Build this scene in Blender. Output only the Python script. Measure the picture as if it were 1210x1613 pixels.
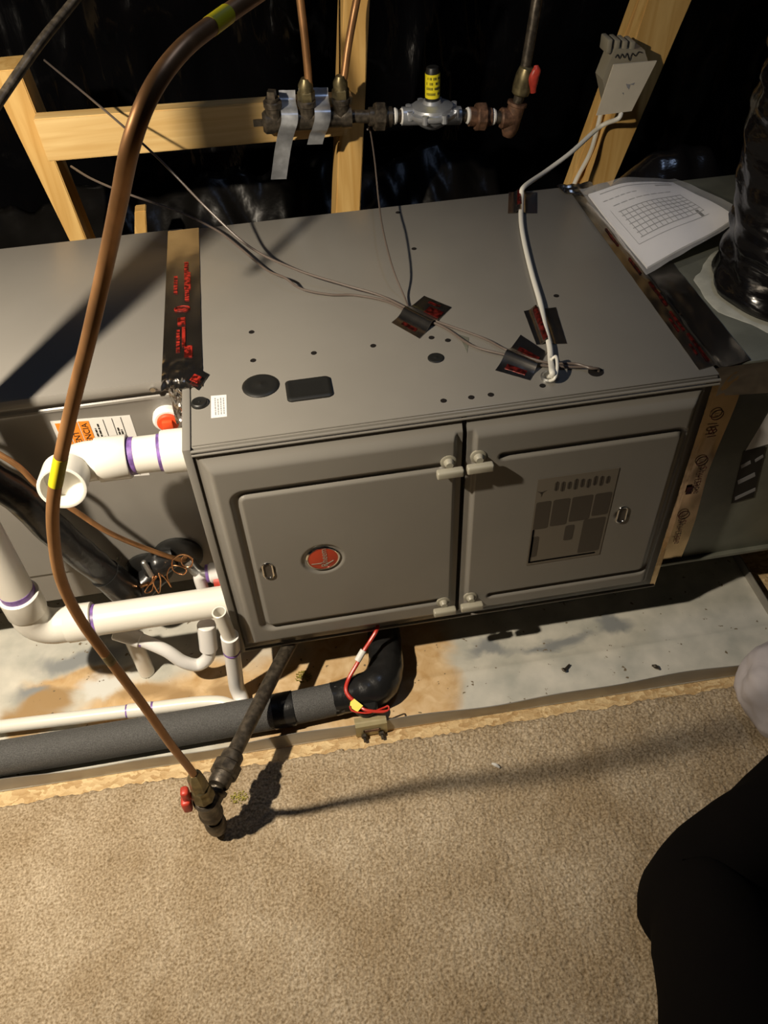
import bpy, bmesh, math, random
import numpy as np
from mathutils import Vector, Matrix, noise as mnoise

for o in list(bpy.data.objects):
    bpy.data.objects.remove(o)
random.seed(7)
rng = np.random.default_rng(5)
scene = bpy.context.scene
COL = scene.collection

# ------------------------------------------------------------------ camera
cam_data = bpy.data.cameras.new('camera')
cam_data.sensor_fit = 'HORIZONTAL'
cam_data.sensor_width = 36.0
cam_data.lens = 36.0 * 1297.1 / 1210.0
cam_data.clip_start = 0.01
cam = bpy.data.objects.new('camera', cam_data)
COL.objects.link(cam)
RIGHT = Vector((0.98545433, -0.16626168, -0.03516831))
DOWN = Vector((-0.14432437, -0.70953405, -0.68973322))
FWD = Vector((0.08972309, 0.68477623, -0.72320902))
mw = Matrix.Identity(4)
for i in range(3):
    mw[i][0] = RIGHT[i]; mw[i][1] = -DOWN[i]; mw[i][2] = -FWD[i]
mw[0][3], mw[1][3], mw[2][3] = 0.17658914, -0.9749744, 1.4998056
cam.matrix_world = mw
scene.camera = cam

# ------------------------------------------------------------------ world, lamps, exposure
world = bpy.data.worlds.new('attic_dark')
scene.world = world
world.use_nodes = True
bg = world.node_tree.nodes['Background']
bg.inputs[0].default_value = (0.9, 0.85, 1.0, 1)
bg.inputs[1].default_value = 0.004

def lamp(name, loc, energy, color, radius):
    l = bpy.data.lights.new(name, 'POINT')
    l.energy = energy; l.color = color; l.shadow_soft_size = radius
    o = bpy.data.objects.new(name, l); o.location = loc
    COL.objects.link(o)
    return o
wl_ = bpy.data.lights.new('clamp_work_lamp', 'SPOT')
wl_.energy = 160.0; wl_.color = (1.0, 0.87, 0.69); wl_.shadow_soft_size = 0.024
wl_.spot_size = math.radians(124); wl_.spot_blend = 1.0
wlo = bpy.data.objects.new('clamp_work_lamp', wl_); COL.objects.link(wlo)
wlo.location = (-0.65, -0.43, 1.68)
wlo.rotation_euler = (Vector((-0.46, 0.26, 0.40)) - Vector(wlo.location)).to_track_quat('-Z', 'Y').to_euler()
lamp('work_lamp_bulb', (-0.65, -0.43, 1.68), 17.0, (1.0, 0.87, 0.69), 0.024)
lamp('cool_attic_lamp', (0.85, 0.15, 2.60), 11.0, (0.50, 0.66, 1.0), 0.08)

scene.view_settings.view_transform = 'Standard'
scene.view_settings.look = 'None'
scene.view_settings.exposure = 0.0
scene.view_settings.gamma = 1.0
scene.view_settings.use_curve_mapping = False

# ------------------------------------------------------------------ materials
def _nodes(name):
    m = bpy.data.materials.new(name); m.use_nodes = True
    nt = m.node_tree
    return m, nt, nt.nodes['Principled BSDF'], nt.links

def mat(name, col, rough=0.5, metal=0.0, var=0.0, scale=30.0, bump=0.0, bscale=300.0, bdist=0.001,
        col2=None, lo=0.4, hi=0.65, stretch=None, spec=0.5, coat=0.0, alpha=1.0, trans=0.0, rvar=0.0, detail=4.0, sheen=0.0):
    m, nt, b, L = _nodes(name)
    b.inputs['Roughness'].default_value = rough
    b.inputs['Metallic'].default_value = metal
    b.inputs['Specular IOR Level'].default_value = spec
    b.inputs['Coat Weight'].default_value = coat
    b.inputs['Alpha'].default_value = alpha
    b.inputs['Transmission Weight'].default_value = trans
    b.inputs['Sheen Weight'].default_value = sheen
    b.inputs['Base Color'].default_value = (*col, 1)
    tc = nt.nodes.new('ShaderNodeTexCoord')
    vec = tc.outputs['Object']
    if stretch:
        mp = nt.nodes.new('ShaderNodeMapping'); mp.inputs['Scale'].default_value = stretch
        L.new(vec, mp.inputs['Vector']); vec = mp.outputs['Vector']
    if var or col2:
        n = nt.nodes.new('ShaderNodeTexNoise'); n.inputs['Scale'].default_value = scale
        n.inputs['Detail'].default_value = detail
        L.new(vec, n.inputs['Vector'])
        r = nt.nodes.new('ShaderNodeValToRGB')
        r.color_ramp.elements[0].position = lo; r.color_ramp.elements[1].position = hi
        c2 = col2 if col2 else tuple(min(1, c * (1 + var)) for c in col)
        c1 = col if col2 else tuple(c * (1 - var) for c in col)
        r.color_ramp.elements[0].color = (*c1, 1); r.color_ramp.elements[1].color = (*c2, 1)
        L.new(n.outputs['Fac'], r.inputs['Fac']); L.new(r.outputs['Color'], b.inputs['Base Color'])
        if rvar:
            mr = nt.nodes.new('ShaderNodeMapRange')
            mr.inputs['To Min'].default_value = max(0.02, rough - rvar); mr.inputs['To Max'].default_value = rough + rvar
            L.new(n.outputs['Fac'], mr.inputs['Value']); L.new(mr.outputs['Result'], b.inputs['Roughness'])
    if bump:
        n2 = nt.nodes.new('ShaderNodeTexNoise'); n2.inputs['Scale'].default_value = bscale
        n2.inputs['Detail'].default_value = 3
        L.new(vec, n2.inputs['Vector'])
        bp = nt.nodes.new('ShaderNodeBump'); bp.inputs['Strength'].default_value = bump
        bp.inputs['Distance'].default_value = bdist
        L.new(n2.outputs['Fac'], bp.inputs['Height']); L.new(bp.outputs['Normal'], b.inputs['Normal'])
    return m

PAINT = (0.215, 0.203, 0.180)
M = {}
M['paint'] = mat('grey_enamel', PAINT, 0.30, 0.0, var=0.03, scale=6, bump=0.05, bscale=700, bdist=0.0003, spec=0.5)
M['paint_coil'] = mat('grey_enamel_coil', (0.225, 0.212, 0.190), 0.33, 0.0, var=0.03, scale=5, spec=0.5)
M['latch'] = mat('latch_plastic', (0.36, 0.34, 0.27), 0.35)
M['black_rubber'] = mat('black_rubber', (0.012, 0.012, 0.011), 0.45)
M['hole'] = mat('hole_shadow_metal', (0.012, 0.010, 0.009), 0.7, spec=0.2)
M['chrome'] = mat('chrome', (0.75, 0.74, 0.72), 0.12, 1.0)
M['strap'] = mat('galvanized_strap', (0.52, 0.54, 0.57), 0.34, 0.55, var=0.15, scale=50, rvar=0.1)
M['film_dull'] = mat('dusty_black_film', (0.006, 0.0055, 0.005), 0.30, bump=0.3, bscale=18, bdist=0.008, spec=0.14)
M['steel'] = mat('galvanized_steel', (0.52, 0.52, 0.50), 0.35, 0.9, var=0.15, scale=60, rvar=0.1)
M['plenum'] = mat('plenum_sheet', (0.20, 0.205, 0.165), 0.45, 0.35, var=0.12, scale=14, rvar=0.08)
M['foil'] = mat('foil_tape', (0.62, 0.60, 0.57), 0.20, 1.0, var=0.08, scale=25, bump=0.35, bscale=60, bdist=0.002)
M['foil_carpet_tint'] = mat('foil_tape_carpet_tint', (0.66, 0.47, 0.26), 0.24, 1.0, var=0.12, scale=14, bump=0.12, bscale=35, bdist=0.001)  # silver foil; the carpet's tan reflection is put into the base colour
M['foil_flat'] = mat('foil_tape_smooth', (0.50, 0.47, 0.43), 0.27, 1.0, var=0.10, scale=14, bump=0.12, bscale=35, bdist=0.001)
M['foil_red'] = mat('red_print', (0.30, 0.022, 0.014), 0.35, 0.35, var=0.8, scale=160, lo=0.42, hi=0.58)
M['foil_redd'] = mat('dark_red_print', (0.11, 0.010, 0.008), 0.35, 0.5, var=0.8, scale=120)
M['pvc'] = mat('white_pvc', (0.80, 0.775, 0.70), 0.28, var=0.02, scale=8)
M['pvc_white'] = mat('bright_pvc', (0.82, 0.81, 0.79), 0.25, var=0.02, scale=8)
M['primer'] = mat('purple_primer', (0.20, 0.11, 0.36), 0.4, var=0.35, scale=70)
M['copper'] = mat('tarnished_copper', (0.40, 0.205, 0.085), 0.42, 0.55, var=0.22, scale=35, stretch=(1, 1, 0.4), rvar=0.08)
M['copper_bright'] = mat('bright_copper', (0.85, 0.45, 0.22), 0.25, 1.0)
M['brass'] = mat('dull_brass', (0.20, 0.165, 0.085), 0.4, 0.7, var=0.35, scale=60)
M['iron'] = mat('black_iron', (0.085, 0.070, 0.052), 0.42, 0.5, var=0.4, scale=90, bump=0.3, bscale=260)
M['iron_rust'] = mat('rusty_iron', (0.16, 0.085, 0.05), 0.55, 0.3, var=0.4, scale=90, bump=0.3, bscale=260)
M['zinc'] = mat('die_cast_zinc', (0.48, 0.50, 0.53), 0.36, 0.6, var=0.1, scale=40, bump=0.2, bscale=200)
M['red_plastic'] = mat('red_handle', (0.50, 0.05, 0.03), 0.4, var=0.2, scale=80)
M['orange_plug'] = mat('orange_red_plug', (0.80, 0.09, 0.025), 0.4)
M['yellow'] = mat('yellow_label', (0.80, 0.68, 0.02), 0.4)
M['ink'] = mat('black_ink', (0.012, 0.011, 0.010), 0.5)
M['ink_grey'] = mat('grey_ink', (0.30, 0.30, 0.31), 0.5)
M['paper'] = mat('white_paper', (0.90, 0.89, 0.91), 0.5)
M['label_white'] = mat('label_white', (0.80, 0.79, 0.76), 0.35)
M['orange'] = mat('orange_label', (0.85, 0.27, 0.03), 0.4)
M['foam'] = mat('pipe_foam', (0.09, 0.089, 0.086), 0.6, var=0.3, scale=500, bump=0.8, bscale=600, bdist=0.002, spec=0.4)
M['black_tape'] = mat('black_vinyl', (0.013, 0.013, 0.013), 0.28, bump=0.4, bscale=45, bdist=0.004)
M['black_film'] = mat('black_poly_film', (0.0025, 0.0025, 0.003), 0.16, bump=0.25, bscale=26, bdist=0.008, spec=0.22, stretch=(1.6, 1.0, 0.45))
M['duct_film'] = mat('flex_duct_film', (0.006, 0.0055, 0.006), 0.2, bump=0.4, bscale=22, bdist=0.008, spec=0.35, stretch=(0.7, 0.7, 1.8))
M['wire_brown'] = mat('thermostat_cable', (0.12, 0.095, 0.08), 0.28)
M['wire_white'] = mat('white_cable', (0.76, 0.74, 0.66), 0.4)
M['wire_red'] = mat('red_wire', (0.55, 0.035, 0.022), 0.35)
M['mastic'] = mat('grey_mastic', (0.42, 0.42, 0.36), 0.6, var=0.1, scale=40)
M['box_grey'] = mat('junction_box_plastic', (0.30, 0.27, 0.20), 0.5)
M['plate'] = mat('cover_plate_plastic', (0.66, 0.60, 0.48), 0.35, var=0.03, scale=20)
M['trousers'] = mat('black_trouser_cloth', (0.006, 0.005, 0.0045), 0.95, spec=0.05, bump=0.3, bscale=300)
M['bag'] = mat('white_sack', (0.50, 0.46, 0.47), 0.6, bump=0.3, bscale=160)
M['enamel_red'] = mat('emblem_red', (0.50, 0.06, 0.025), 0.35, 0.3)
M['lbl_dark'] = mat('rating_label_print', (0.06, 0.05, 0.04), 0.4)
M['lbl_mid'] = mat('rating_label_film', (0.165, 0.145, 0.115), 0.38)
M['debris'] = mat('yellow_green_crumbs', (0.30, 0.26, 0.05), 0.8)
M['lint'] = mat('white_lint', (0.75, 0.74, 0.70), 0.8)
M['film_clear'] = mat('clear_film', (0.9, 0.9, 0.9), 0.12, alpha=0.16)

def wood(name, c1, c2, axis):
    m, nt, b, L = _nodes(name)
    tc = nt.nodes.new('ShaderNodeTexCoord')
    mp = nt.nodes.new('ShaderNodeMapping')
    s = [14, 14, 14]; s[axis] = 0.9
    mp.inputs['Scale'].default_value = s
    n = nt.nodes.new('ShaderNodeTexNoise'); n.inputs['Scale'].default_value = 3.0; n.inputs['Detail'].default_value = 6
    n.inputs['Distortion'].default_value = 1.2
    L.new(tc.outputs['Object'], mp.inputs['Vector']); L.new(mp.outputs['Vector'], n.inputs['Vector'])
    r = nt.nodes.new('ShaderNodeValToRGB')
    r.color_ramp.elements[0].position = 0.35; r.color_ramp.elements[1].position = 0.7
    r.color_ramp.elements[0].color = (*c1, 1); r.color_ramp.elements[1].color = (*c2, 1)
    L.new(n.outputs['Fac'], r.inputs['Fac']); L.new(r.outputs['Color'], b.inputs['Base Color'])
    b.inputs['Roughness'].default_value = 0.6
    bp = nt.nodes.new('ShaderNodeBump'); bp.inputs['Strength'].default_value = 0.15; bp.inputs['Distance'].default_value = 0.002
    L.new(n.outputs['Fac'], bp.inputs['Height']); L.new(bp.outputs['Normal'], b.inputs['Normal'])
    return m
M['wood_x'] = wood('pine_rail', (0.66, 0.42, 0.15), (0.80, 0.57, 0.25), 0)
M['wood_z'] = wood('pine_stud', (0.60, 0.35, 0.10), (0.76, 0.50, 0.18), 2)

def osb():
    m, nt, b, L = _nodes('osb_flakes')
    tc = nt.nodes.new('ShaderNodeTexCoord')
    v = nt.nodes.new('ShaderNodeTexVoronoi'); v.inputs['Scale'].default_value = 120
    mp = nt.nodes.new('ShaderNodeMapping'); mp.inputs['Scale'].default_value = (0.55, 1.2, 1)
    n = nt.nodes.new('ShaderNodeTexNoise'); n.inputs['Scale'].default_value = 30; n.inputs['Detail'].default_value = 5
    mx = nt.nodes.new('ShaderNodeMix'); mx.data_type = 'VECTOR'; mx.inputs['Factor'].default_value = 0.04
    L.new(tc.outputs['Object'], mp.inputs['Vector'])
    L.new(mp.outputs['Vector'], mx.inputs['A']); L.new(n.outputs['Color'], mx.inputs['B'])
    L.new(tc.outputs['Object'], n.inputs['Vector']); L.new(mx.outputs['Result'], v.inputs['Vector'])
    r = nt.nodes.new('ShaderNodeValToRGB')
    r.color_ramp.elements[0].color = (0.44, 0.28, 0.12, 1); r.color_ramp.elements[1].color = (0.72, 0.54, 0.29, 1)
    sp = nt.nodes.new('ShaderNodeSeparateColor'); L.new(v.outputs['Color'], sp.inputs['Color'])
    L.new(sp.outputs[0], r.inputs['Fac']); L.new(r.outputs['Color'], b.inputs['Base Color'])
    b.inputs['Roughness'].default_value = 0.7
    bp = nt.nodes.new('ShaderNodeBump'); bp.inputs['Strength'].default_value = 0.6; bp.inputs['Distance'].default_value = 0.003
    L.new(v.outputs['Distance'], bp.inputs['Height']); L.new(bp.outputs['Normal'], b.inputs['Normal'])
    return m
M['osb'] = osb()

def carpet_mat():
    m, nt, b, L = _nodes('beige_carpet')
    tc = nt.nodes.new('ShaderNodeTexCoord')
    n = nt.nodes.new('ShaderNodeTexNoise'); n.inputs['Scale'].default_value = 240; n.inputs['Detail'].default_value = 5
    n2 = nt.nodes.new('ShaderNodeTexNoise'); n2.inputs['Scale'].default_value = 7; n2.inputs['Detail'].default_value = 3
    for q in (n, n2): L.new(tc.outputs['Object'], q.inputs['Vector'])
    r = nt.nodes.new('ShaderNodeValToRGB')
    r.color_ramp.elements[0].position = 0.32; r.color_ramp.elements[1].position = 0.68
    r.color_ramp.elements[0].color = (0.25, 0.19, 0.115, 1); r.color_ramp.elements[1].color = (0.59, 0.505, 0.385, 1)
    L.new(n.outputs['Fac'], r.inputs['Fac'])
    r2 = nt.nodes.new('ShaderNodeValToRGB')
    r2.color_ramp.elements[0].position = 0.35; r2.color_ramp.elements[1].position = 0.7
    r2.color_ramp.elements[0].color = (0.80, 0.735, 0.64, 1); r2.color_ramp.elements[1].color = (1.05, 1.03, 1.0, 1)
    L.new(n2.outputs['Fac'], r2.inputs['Fac'])
    mx = nt.nodes.new('ShaderNodeMix'); mx.data_type = 'RGBA'; mx.blend_type = 'MULTIPLY'; mx.inputs['Factor'].default_value = 1
    L.new(r.outputs['Color'], mx.inputs['A']); L.new(r2.outputs['Color'], mx.inputs['B'])
    L.new(mx.outputs['Result'], b.inputs['Base Color'])
    b.inputs['Roughness'].default_value = 0.95; b.inputs['Specular IOR Level'].default_value = 0.1
    bp = nt.nodes.new('ShaderNodeBump'); bp.inputs['Strength'].default_value = 0.5; bp.inputs['Distance'].default_value = 0.002
    L.new(n.outputs['Fac'], bp.inputs['Height']); L.new(bp.outputs['Normal'], b.inputs['Normal'])
    return m
M['carpet'] = carpet_mat()

def pan_mat():
    """galvanized pan with whitish oxide, tan water stains, bluish zinc patches (object space)"""
    m, nt, b, L = _nodes('stained_drain_pan')
    tc = nt.nodes.new('ShaderNodeTexCoord')
    def nz(scale, detail=5, dist=0.0):
        n = nt.nodes.new('ShaderNodeTexNoise'); n.inputs['Scale'].default_value = scale
        n.inputs['Detail'].default_value = detail; n.inputs['Distortion'].default_value = dist
        L.new(tc.outputs['Object'], n.inputs['Vector']); return n
    warp = nz(9, 6, 0.6)
    sc = nt.nodes.new('ShaderNodeVectorMath'); sc.operation = 'MULTIPLY_ADD'
    sc.inputs[1].default_value = (0.12, 0.12, 0); sc.inputs[2].default_value = (-0.06, -0.06, 0)
    L.new(warp.outputs['Color'], sc.inputs[0])
    add = nt.nodes.new('ShaderNodeVectorMath'); add.operation = 'ADD'
    L.new(tc.outputs['Object'], add.inputs[0]); L.new(sc.outputs[0], add.inputs[1])
    def blob(c, rx, ry, soft=0.35):
        s = nt.nodes.new('ShaderNodeVectorMath'); s.operation = 'SUBTRACT'; s.inputs[1].default_value = (*c, 0)
        L.new(add.outputs[0], s.inputs[0])
        q = nt.nodes.new('ShaderNodeVectorMath'); q.operation = 'MULTIPLY'; q.inputs[1].default_value = (1 / rx, 1 / ry, 0)
        L.new(s.outputs[0], q.inputs[0])
        l = nt.nodes.new('ShaderNodeVectorMath'); l.operation = 'LENGTH'; L.new(q.outputs[0], l.inputs[0])
        r = nt.nodes.new('ShaderNodeMapRange'); r.interpolation_type = 'SMOOTHSTEP'
        r.inputs['From Min'].default_value = 1 - soft; r.inputs['From Max'].default_value = 1 + soft * 0.3
        r.inputs['To Min'].default_value = 1; r.inputs['To Max'].default_value = 0
        L.new(l.outputs['Value'], r.inputs['Value']); return r.outputs['Result']
    base = nt.nodes.new('ShaderNodeValToRGB')
    base.color_ramp.elements[0].position = 0.3; base.color_ramp.elements[1].position = 0.7
    base.color_ramp.elements[0].color = (0.42, 0.42, 0.37, 1); base.color_ramp.elements[1].color = (0.66, 0.63, 0.55, 1)
    L.new(nz(14, 6).outputs['Fac'], base.inputs['Fac'])
    cur = base.outputs['Color']
    def over(fac, col):
        nonlocal cur
        mx = nt.nodes.new('ShaderNodeMix'); mx.data_type = 'RGBA'
        L.new(fac, mx.inputs['Factor']); L.new(cur, mx.inputs['A'])
        if isinstance(col, tuple): mx.inputs['B'].default_value = (*col, 1)
        else: L.new(col, mx.inputs['B'])
        cur = mx.outputs['Result']
    tan = nt.nodes.new('ShaderNodeValToRGB')
    tan.color_ramp.elements[0].position = 0.3; tan.color_ramp.elements[1].position = 0.75
    tan.color_ramp.elements[0].color = (0.50, 0.31, 0.13, 1); tan.color_ramp.elements[1].color = (0.72, 0.54, 0.32, 1)
    L.new(nz(26, 6, 0.8).outputs['Fac'], tan.inputs['Fac'])
    for f in STAINS_TAN: over(blob(*f), tan.outputs['Color'])
    for f in STAINS_BROWN: over(blob(*f), (0.36, 0.235, 0.11))
    for f in STAINS_GREY: over(blob(*f), (0.25, 0.262, 0.262))
    for f in STAINS_PALE: over(blob(*f), (0.66, 0.66, 0.62))
    sp = nt.nodes.new('ShaderNodeValToRGB')
    sp.color_ramp.elements[0].position = 0.70; sp.color_ramp.elements[1].position = 0.74
    L.new(nz(75, 2).outputs['Fac'], sp.inputs['Fac'])
    over(sp.outputs['Color'], (0.16, 0.12, 0.07))
    L.new(cur, b.inputs['Base Color'])
    b.inputs['Roughness'].default_value = 0.6; b.inputs['Specular IOR Level'].default_value = 0.3
    return m
# pan-local coordinates equal world x, y (pan origin sits at the world origin)
STAINS_TAN = [((0.28, 0.0), 0.17, 0.24, 0.25), ((0.06, -0.04), 0.16, 0.14, 0.5), ((-0.22, -0.01), 0.16, 0.07, 0.5), ((-0.36, 0.085), 0.12, 0.035, 0.5), ((-0.08, 0.01), 0.10, 0.08, 0.5)]
STAINS_BROWN = [((-0.30, 0.10), 0.07, 0.018, 0.6), ((-0.20, 0.03), 0.07, 0.022, 0.6), ((-0.47, 0.015), 0.05, 0.05, 0.6), ((-0.42, 0.045), 0.06, 0.045, 0.5), ((-0.14, 0.0), 0.05, 0.03, 0.6), ((-0.43, -0.005), 0.05, 0.03, 0.6), ((-0.05, -0.02), 0.03, 0.05, 0.4)]
STAINS_GREY = [((-0.45, 0.075), 0.045, 0.022, 0.8), ((0.52, -0.012), 0.055, 0.022, 0.7), ((0.66, -0.02), 0.10, 0.018, 0.7), ((0.80, 0.0), 0.045, 0.03, 0.7), ((-0.36, 0.14), 0.12, 0.03, 0.6)]
STAINS_PALE = [((-0.30, 0.065), 0.07, 0.035, 0.5)]
M['pan'] = pan_mat()
M['pan_rim'] = mat('pan_rim_steel', (0.36, 0.34, 0.30), 0.42, 0.55, var=0.12, scale=12, stretch=(0.4, 1, 2))

# ------------------------------------------------------------------ mesh helpers: geometry = (verts, faces)
def join(*gs):
    V, F = [], []
    for v, f in gs:
        k = len(V); V += [tuple(p) for p in v]; F += [[i + k for i in q] for q in f]
    return V, F

def box(a, b, bev=0.0, seg=2):
    bm = bmesh.new(); bmesh.ops.create_cube(bm, size=1.0)
    a, b = Vector(a), Vector(b)
    for v in bm.verts:
        v.co = Vector([(a[i] + b[i]) / 2 + v.co[i] * (b[i] - a[i]) for i in range(3)])
    if bev:
        bmesh.ops.bevel(bm, geom=list(bm.edges), offset=bev, segments=seg, affect='EDGES', profile=0.5)
    bm.verts.index_update()
    g = ([tuple(v.co) for v in bm.verts], [[v.index for v in f.verts] for f in bm.faces])
    bm.free(); return g

def frame_from(ax, hint=None):
    ax = Vector(ax).normalized()
    h = Vector(hint) if hint else (Vector((0, 0, 1)) if abs(ax.z) < 0.9 else Vector((0, 1, 0)))
    u = h.cross(ax).normalized(); w = ax.cross(u)
    return ax, u, w

def lathe(prof, org, axis, n=28, ph=0.0, closed=False, hint=None):
    """prof: list of (s along axis, radius); closed profile makes a ring"""
    ax, u, w = frame_from(axis, hint); org = Vector(org)
    V, F = [], []
    for s, r in prof:
        for k in range(n):
            a = ph + 2 * math.pi * k / n
            V.append(tuple(org + ax * s + (u * math.cos(a) + w * math.sin(a)) * r))
    m = len(prof)
    for i in range(m if closed else m - 1):
        j = (i + 1) % m
        for k in range(n):
            l = (k + 1) % n
            F.append([i * n + k, i * n + l, j * n + l, j * n + k])
    if not closed:
        F.append(list(range(n - 1, -1, -1))); F.append([(m - 1) * n + k for k in range(n)])
    return V, F

def cyl(p, q, r, n=24, bev=0.0):
    p, q = Vector(p), Vector(q); L = (q - p).length
    if bev: pr = [(0, r - bev), (bev, r), (L - bev, r), (L, r - bev)]
    else: pr = [(0, r), (L, r)]
    return lathe(pr, p, q - p, n)

def hexnut(c, axis, r, h, n=6, bev=0.12):
    c = Vector(c); ax = Vector(axis).normalized()
    return lathe([(-h / 2, r * (1 - bev)), (-h / 2 + r * bev, r), (h / 2 - r * bev, r), (h / 2, r * (1 - bev))], c, ax, n)

def catmull(P, sub=8):
    P = [Vector(p) for p in P]
    if len(P) < 3 or sub <= 1: return P
    Q = [P[0] * 2 - P[1]] + P + [P[-1] * 2 - P[-2]]
    out = []
    for i in range(1, len(Q) - 2):
        a, b, c, d = Q[i - 1], Q[i], Q[i + 1], Q[i + 2]
        for k in range(sub):
            t = k / sub
            out.append(0.5 * ((2 * b) + (c - a) * t + (2 * a - 5 * b + 4 * c - d) * t * t + (3 * b - a - 3 * c + d) * t ** 3))
    out.append(P[-1]); return out

def tube(P, r, n=14, sub=8, flat=None):
    """r: number or per-control-point list; flat = (scale_u, scale_w) for flat cables"""
    C = catmull(P, sub)
    if isinstance(r, (list, tuple)):
        m = len(r) - 1; R = []
        for i in range(len(C)):
            t = i / (len(C) - 1) * m; k = min(int(t), m - 1); f = t - k
            f = f * f * (3 - 2 * f)
            R.append(r[k] * (1 - f) + r[k + 1] * f)
    else: R = [r] * len(C)
    V, F = [], []
    t0 = (C[1] - C[0]).normalized()
    ax, u, w = frame_from(t0)
    fu, fw = flat if flat else (1, 1)
    for i, p in enumerate(C):
        t = (C[min(i + 1, len(C) - 1)] - C[max(i - 1, 0)]).normalized()
        u = (u - t * u.dot(t)).normalized(); w = t.cross(u)
        for k in range(n):
            a = 2 * math.pi * k / n
            V.append(tuple(p + u * (math.cos(a) * R[i] * fu) + w * (math.sin(a) * R[i] * fw)))
    for i in range(len(C) - 1):
        for k in range(n):
            l = (k + 1) % n
            F.append([i * n + k, i * n + l, (i + 1) * n + l, (i + 1) * n + k])
    F.append(list(range(n - 1, -1, -1))); F.append([(len(C) - 1) * n + k for k in range(n)])
    return V, F

def prism(poly, d, thick):
    """flat outline (3D points in order) extruded along vector d by thick"""
    d = Vector(d).normalized() * thick
    n = len(poly)
    V = [tuple(Vector(p)) for p in poly] + [tuple(Vector(p) + d) for p in poly]
    F = [list(range(n - 1, -1, -1)), list(range(n, 2 * n))]
    for i in range(n):
        j = (i + 1) % n; F.append([i, j, n + j, n + i])
    return V, F

def patch(fn, nu, nv, thick, nrm=None):
    """grid surface fn(u,v)->point, made a thin closed solid below it"""
    P = [[Vector(fn(i / nu, j / nv)) for j in range(nv + 1)] for i in range(nu + 1)]
    V, F = [], []
    W = nv + 1; N = (nu + 1) * W
    for layer in (0, 1):
        for i in range(nu + 1):
            for j in range(nv + 1):
                p = P[i][j]
                if layer:
                    if nrm: d = Vector(nrm)
                    else:
                        du = P[min(i + 1, nu)][j] - P[max(i - 1, 0)][j]; dv = P[i][min(j + 1, nv)] - P[i][max(j - 1, 0)]
                        d = du.cross(dv).normalized()
                    p = p - d * thick
                V.append(tuple(p))
    for i in range(nu):
        for j in range(nv):
            a = i * W + j
            F.append([a, a + W, a + W + 1, a + 1]); F.append([N + a, N + a + 1, N + a + W + 1, N + a + W])
    for i in range(nu):
        a = i * W; F.append([a, N + a, N + a + W, a + W])
        a = i * W + nv; F.append([a, a + W, N + a + W, N + a])
    for j in range(nv):
        a = j; F.append([a, a + 1, N + a + 1, N + a])
        a = nu * W + j; F.append([a, N + a, N + a + 1, a + 1])
    return V, F

def quad(p00, p10, p11, p01, nu=6, nv=6, thick=0.0006, disp=None):
    A, B, C_, D = map(Vector, (p00, p10, p11, p01))
    nn = (B - A).cross(D - A).normalized()
    def fn(u, v):
        p = (A * (1 - u) + B * u) * (1 - v) + (D * (1 - u) + C_ * u) * v
        return p + nn * disp(u, v) if disp else p
    return patch(fn, nu, nv, thick)

def roundrect(cx, cy, w, h, r, n=6):
    out = []
    for (sx, sy, a0) in ((1, 1, 0), (-1, 1, 90), (-1, -1, 180), (1, -1, 270)):
        for k in range(n + 1):
            a = math.radians(a0 + 90 * k / n)
            out.append((cx + sx * (w / 2 - r) + r * math.cos(a), cy + sy * (h / 2 - r) + r * math.sin(a)))
    return out

ORIG = {}
def obj(name, g, material, parent=None, label=None, cat=None, group=None, kind=None, sharp=35, base=None):
    V, F = g
    V = np.array(V, dtype=np.float64)
    if parent is not None:
        org = ORIG[parent.name]
    else:
        org = np.array(base) if base is not None else np.array([(V[:, 0].min() + V[:, 0].max()) / 2, (V[:, 1].min() + V[:, 1].max()) / 2, V[:, 2].min()])
    me = bpy.data.meshes.new(name)
    me.from_pydata((V - org).tolist(), [], F)
    bm = bmesh.new(); bm.from_mesh(me); bmesh.ops.recalc_face_normals(bm, faces=bm.faces); bm.to_mesh(me); bm.free()
    me.shade_smooth(); me.set_sharp_from_angle(angle=math.radians(sharp))
    me.materials.append(M[material] if isinstance(material, str) else material)
    o = bpy.data.objects.new(name, me); COL.objects.link(o)
    if parent is not None: o.parent = parent
    else: o.location = org
    ORIG[o.name] = org
    tag(o, label, cat, group, kind)
    return o

def tag(o, label=None, cat=None, group=None, kind=None):
    if label: o['label'] = label
    if cat: o['category'] = cat
    if group: o['group'] = group
    if kind: o['kind'] = kind
    return o

def thing(name, loc, label, cat, group=None):
    o = bpy.data.objects.new(name, None); COL.objects.link(o)
    o.empty_display_size = 0.05; o.location = loc
    ORIG[o.name] = np.array(loc, dtype=float)
    return tag(o, label, cat, group)

def text(txt, org, right, up, size, thick=0.0003, align='LEFT'):
    cu = bpy.data.curves.new('t', 'FONT'); cu.body = txt; cu.size = 1.0; cu.align_x = align; cu.resolution_u = 3
    ob = bpy.data.objects.new('t', cu); COL.objects.link(ob)
    dg = bpy.context.evaluated_depsgraph_get()
    me = ob.evaluated_get(dg).to_mesh()
    vs = [v.co.copy() for v in me.vertices]; fs = [list(p.vertices) for p in me.polygons]
    ob.evaluated_get(dg).to_mesh_clear()
    bpy.data.objects.remove(ob); bpy.data.curves.remove(cu)
    R, U, O = Vector(right).normalized(), Vector(up).normalized(), Vector(org)
    nrm = R.cross(U)
    return [tuple(O + R * (v.x * size) + U * (v.y * size) + nrm * thick) for v in vs], fs

def nz(p, s, a):
    return a * mnoise.noise(Vector(p) * s)

# ================================================================== SETTING
FX0, FX1, FY1, FZ0, FZ1 = 0.0, 0.864, 0.703, 0.13, 0.671

obj('floor', box((-2.4, -2.2, -0.05), (3.0, 2.2, 0.0)), 'osb', kind='structure')

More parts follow.
